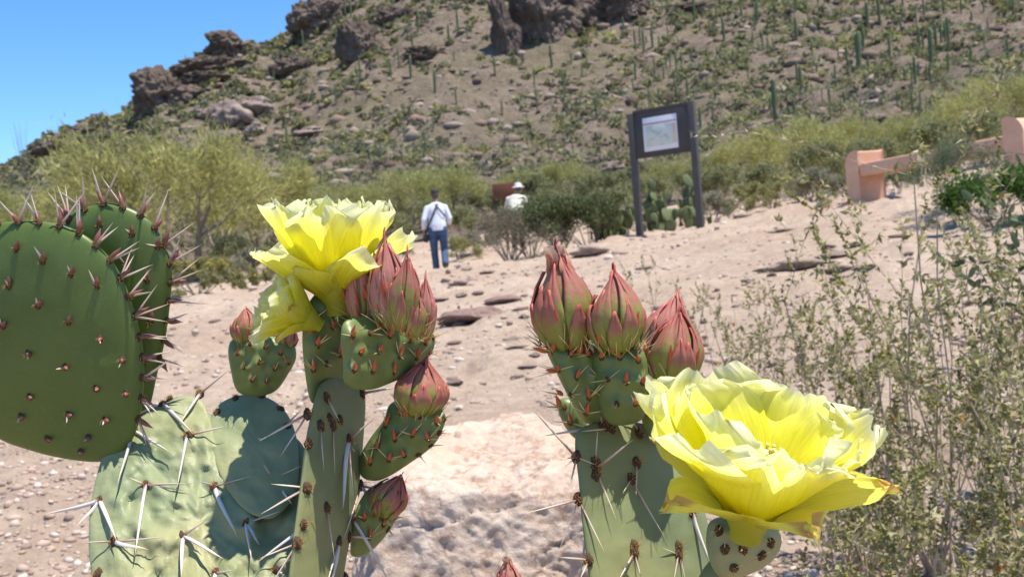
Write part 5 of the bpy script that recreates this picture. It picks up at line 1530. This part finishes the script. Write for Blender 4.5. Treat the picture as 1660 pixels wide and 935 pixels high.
# pads down to the ground, out of view
low1 = [(230, 1120), (330, 1090), (440, 1110), (520, 1180), (540, 1330), (500, 1500), (420, 1600), (330, 1600), (250, 1500), (205, 1330)]
low2 = [(330, 1560), (430, 1560), (500, 1680), (510, 1850), (470, 2050), (400, 2150), (330, 2060), (270, 1850), (280, 1680)]
gy = 467.5 + (0.70 + .03) * FPX / DC + 20
Pad(LP, low1, DC + .06, 0, 0, 34, 'pad_edge', 14, 72, 4, .02)
Pad(LP, [(x, y) for x, y in low2], DC + .06, 0, 0, 42, 'pad_edge', 14, 72, 4, .02)
Pad(LP, [(300, 2050), (420, 2030), (520, 2150), (540, 2350), (500, gy + 60), (330, gy + 60), (260, 2350), (260, 2150)], DC + .06, 0, 0, 60, 'pad_edge', 14, 72, 4, .02)
Pad(LP, [(470, 1060), (540, 1050), (590, 1150), (590, 1300), (540, 1460), (470, 1500), (430, 1380), (430, 1180)], DC + .03, 0, 0, 30, 'pad_edge', 14, 72, 3, .02)

# ---------- right plant
DG = .50
gR = P(1050, 467, DG + .03); gR.z = tz(gR.x, gR.y)
RP = thing('prickly_pear', 'prickly pear with pointed pink buds and one wide open yellow flower', 'prickly pear', gR)
G_out = [(932, 720), (940, 695), (975, 684), (1030, 684), (1075, 700), (1110, 750), (1140, 820), (1156, 890), (1164, 960), (1160, 1060), (1130, 1150), (1070, 1190), (1010, 1160), (975, 1080), (960, 980), (950, 900), (943, 840), (938, 780)]
pG = Pad(RP, G_out, DG + .015, .0002, -.00012, 24, 'pad_edge', 30, 144, 2.2, .018, (), 14, 0, 'weathered grey green pad bearing the pink-budded pads')
gsp = [((934, 741), (865, 665), 4), ((934, 741), (924, 801), 3.4), ((934, 741), (906, 744), 2.2), ((934, 741), (966, 749), 2.2), ((966, 758), (928, 938), 5.6), ((966, 758), (994, 842), 2.6), ((966, 758), (1031, 717), 3.6), ((966, 750), (966, 695), 2.2), ((1032, 750), (1034, 804), 2.8), ((1024, 776), (1010, 795), 3), ((1024, 776), (1072, 870), 2.8), ((938, 809), (851, 834), 4), ((938, 809), (908, 895), 3), ((938, 809), (979, 894), 2.4),
       ((1028, 895), (1004, 940), 3.4), ((1028, 895), (1040, 940), 2.6), ((1100, 899), (1092, 940), 3.4), ((1100, 899), (1116, 940), 2.6), ((1100, 899), (1070, 885), 2), ((954, 908), (906, 897), 3), ((954, 908), (944, 940), 3), ((978, 690), (881, 708), 4.4), ((978, 690), (961, 640), 3), ((1122, 831), (1151, 940), 7), ((1036, 702), (1010, 650), 3), ((990, 694), (942, 698), 3)]
seen = set()
for a, b, w in gsp:
    pG.spine(a, b, w * 1.3, 24 if b[1] > a[1] else 10, SPW if w > 5 else SPD)
    if a not in seen: seen.add(a); pG.areole(a[0], a[1], 8.5)
for (x, y) in [(1028, 884), (1100, 885), (966, 770), (1010, 1000), (1090, 1010)]: pG.areole(x, y, 8)
H1_out = [(945, 682), (925, 650), (900, 600), (886, 566), (900, 552), (930, 548), (960, 556), (985, 575), (1000, 620), (1005, 660), (990, 682), (965, 688)]
h1b = [(895, 570), (925, 575), (955, 575), (905, 600), (935, 612), (970, 610), (925, 640), (955, 645), (985, 648), (950, 670)]
pH1 = Pad(RP, H1_out, DG + .026, .0001, 0, 24, 'pad_bud', 20, 96, 0, .02, h1b, 13, 10, 'ridged young pad carrying the bud with a withered tip')
H2_out = [(985, 684), (965, 640), (955, 595), (962, 565), (1000, 556), (1035, 560), (1050, 590), (1050, 640), (1044, 675), (1020, 688)]
h2b = [(975, 580), (1005, 580), (1035, 585), (985, 615), (1015, 620), (1042, 620), (1000, 655), (1030, 655)]
pH2 = Pad(RP, H2_out, DG + .018, -.0001, 0, 25, 'pad_bud', 20, 96, 0, .02, h2b, 13, 10, 'ridged young pad under the tall pointed bud')
H3_out = [(1048, 700), (1036, 660), (1040, 620), (1060, 605), (1095, 608), (1115, 630), (1115, 670), (1095, 705), (1070, 715)]
h3b = [(1050, 630), (1075, 630), (1100, 640), (1060, 665), (1085, 670)]
pH3 = Pad(RP, H3_out, DG + .030, 0, 0, 24, 'pad_bud', 16, 80, 0, .02, h3b, 13, 10, 'young pad under the twin pink buds behind the open flower')
H0_out = [(935, 712), (915, 690), (904, 660), (912, 645), (935, 650), (950, 680), (950, 705)]
pH0 = Pad(RP, H0_out, DG + .045, 0, 0, 18, 'pad_bud', 12, 64, 0, .02, (), 12, 0, 'tiny new pad at the shoulder of the weathered pad')
for pad, pts in ((pH1, h1b), (pH2, h2b), (pH3, h3b), (pH0, [(915, 660), (925, 685)])):
    for (x, y) in pts:
        pad.areole(x, y, 4.2)
        if random.random() < .85: pad.stub(x, y, random.uniform(-6, 8), -random.uniform(8, 22), 9, LEAF_R, 8)
        for _ in range(random.choice((1, 2, 2, 3))): pad.spine((x, y), (x + random.uniform(-32, 30), y - random.uniform(-8, 26)), 2.6, 16, SPG)
for (x, y, dx, dy) in [(888, 570, -26, -6), (902, 602, -18, -4), (912, 640, -12, -10), (908, 660, -6, -22)]:
    pH1.stub(x, y, dx, dy, 9, LEAF_R, 6)
    for _ in range(3): pH1.spine((x, y), (x - random.uniform(20, 42), y - random.uniform(-10, 22)), 2.6, 6, SPG)
make_bud(RP, (920, 562), (902, 408), 100, DG + .022, 10, 'sepal', 7, .12, .08, seed=41, hairs=16, wither=True, label='fat bud with a withered reddish papery tip')
make_bud(RP, (1000, 566), (994, 440), 92, DG + .012, 11, 'sepal', 9, .12, .04, seed=42, hairs=18, label='tall pointed pink and green bud')
make_bud(RP, (1088, 622), (1102, 500), 88, DG + .020, 11, 'sepal', 10, .12, .05, seed=43, hairs=18)
make_bud(RP, (1072, 580), (1096, 474), 74, DG + .05, 10, 'sepal_pink', 9, .1, .05, seed=44, hairs=14)
# open flower and its fruit
DF = .465
O_out = [(1148, 850), (1165, 838), (1200, 835), (1245, 845), (1266, 868), (1262, 895), (1240, 918), (1205, 934), (1175, 940), (1155, 920), (1145, 885)]
ob = [(1165, 860), (1195, 858), (1228, 862), (1250, 880), (1175, 890), (1205, 890), (1235, 900), (1190, 920)]
pO = Pad(RP, O_out, DF + .018, 0, 0, 44, 'pad_old', 18, 88, 0, .02, ob, 12, 4, 'green fruit below the wide open flower')
Pad(RP, [(1120, 990), (1135, 930), (1165, 900), (1200, 915), (1210, 950), (1190, 1000), (1150, 1030)], DF + .035, 0, 0, 26, 'pad_edge', 14, 64)
for (x, y) in ob:
    pO.areole(x, y, 7)
    for _ in range(2): pO.spine((x, y), (x + random.uniform(-16, 16), y - random.uniform(-10, 14)), 2, 14, SPG)
make_flower(RP, (1212, 848), DF, (.06, .94, .33), 266, [(5, .80, .26, 52, 76, .3, 'sepal_petal'), (7, 1.0, .44, 38, 50, .1, PET), (5, .92, .46, 24, 40, .55, PET)], 8, 'flower', 'wide open ruffled yellow flower', 140)
Pad(RP, [(1000, 1120), (1090, 1100), (1170, 1180), (1190, 1330), (1150, 1520), (1080, 1590), (1000, 1560), (950, 1400), (950, 1220)], DG + .04, 0, 0, 36, 'pad_edge', 14, 72, 4, .02)
Pad(RP, [(1010, 1540), (1110, 1530), (1180, 1650), (1190, 1850), (1150, 2050), (1080, 2130), (1000, 2060), (950, 1850), (950, 1650)], DG + .04, 0, 0, 44, 'pad_edge', 14, 72, 4, .02)
gy = 467.5 + (0.70 + .03) * FPX / DG + 20
Pad(RP, [(990, 2050), (1120, 2030), (1220, 2160), (1240, 2400), (1200, gy + 60), (1000, gy + 60), (930, 2400), (920, 2160)], DG + .04, 0, 0, 60, 'pad_edge', 14, 72, 4, .02)
# ---------- little plant whose bud just shows at the bottom edge
gS = P(825, 935, .62); gS.z = tz(gS.x, gS.y)
SP_ = thing('prickly_pear', 'small prickly pear whose red shrivelled bud shows in front of the boulder', 'prickly pear', gS)
make_bud(SP_, (826, 962), (822, 906), 38, .62, 9, 'sepal_pink', 6, .15, .2, seed=51, hairs=6, wither=True, label='small red bud with shrivelled papery tip')
Pad(SP_, [(790, 980), (810, 955), (845, 955), (865, 985), (870, 1060), (850, 1150), (820, 1180), (790, 1130), (780, 1050)], .62, 0, 0, 18, 'pad_young', 14, 72)
Pad(SP_, [(770, 1170), (820, 1150), (870, 1180), (900, 1300), (890, 1500), (830, 1600), (770, 1520), (745, 1320)], .63, 0, 0, 24, 'pad_edge', 14, 72)
gy = 467.5 + (0.70 + .03) * FPX / .63 + 20
Pad(SP_, [(770, 1560), (870, 1550), (930, 1700), (940, 2000), (900, gy + 50), (770, gy + 50), (730, 2000), (725, 1700)], .63, 0, 0, 34, 'pad_edge', 14, 72)
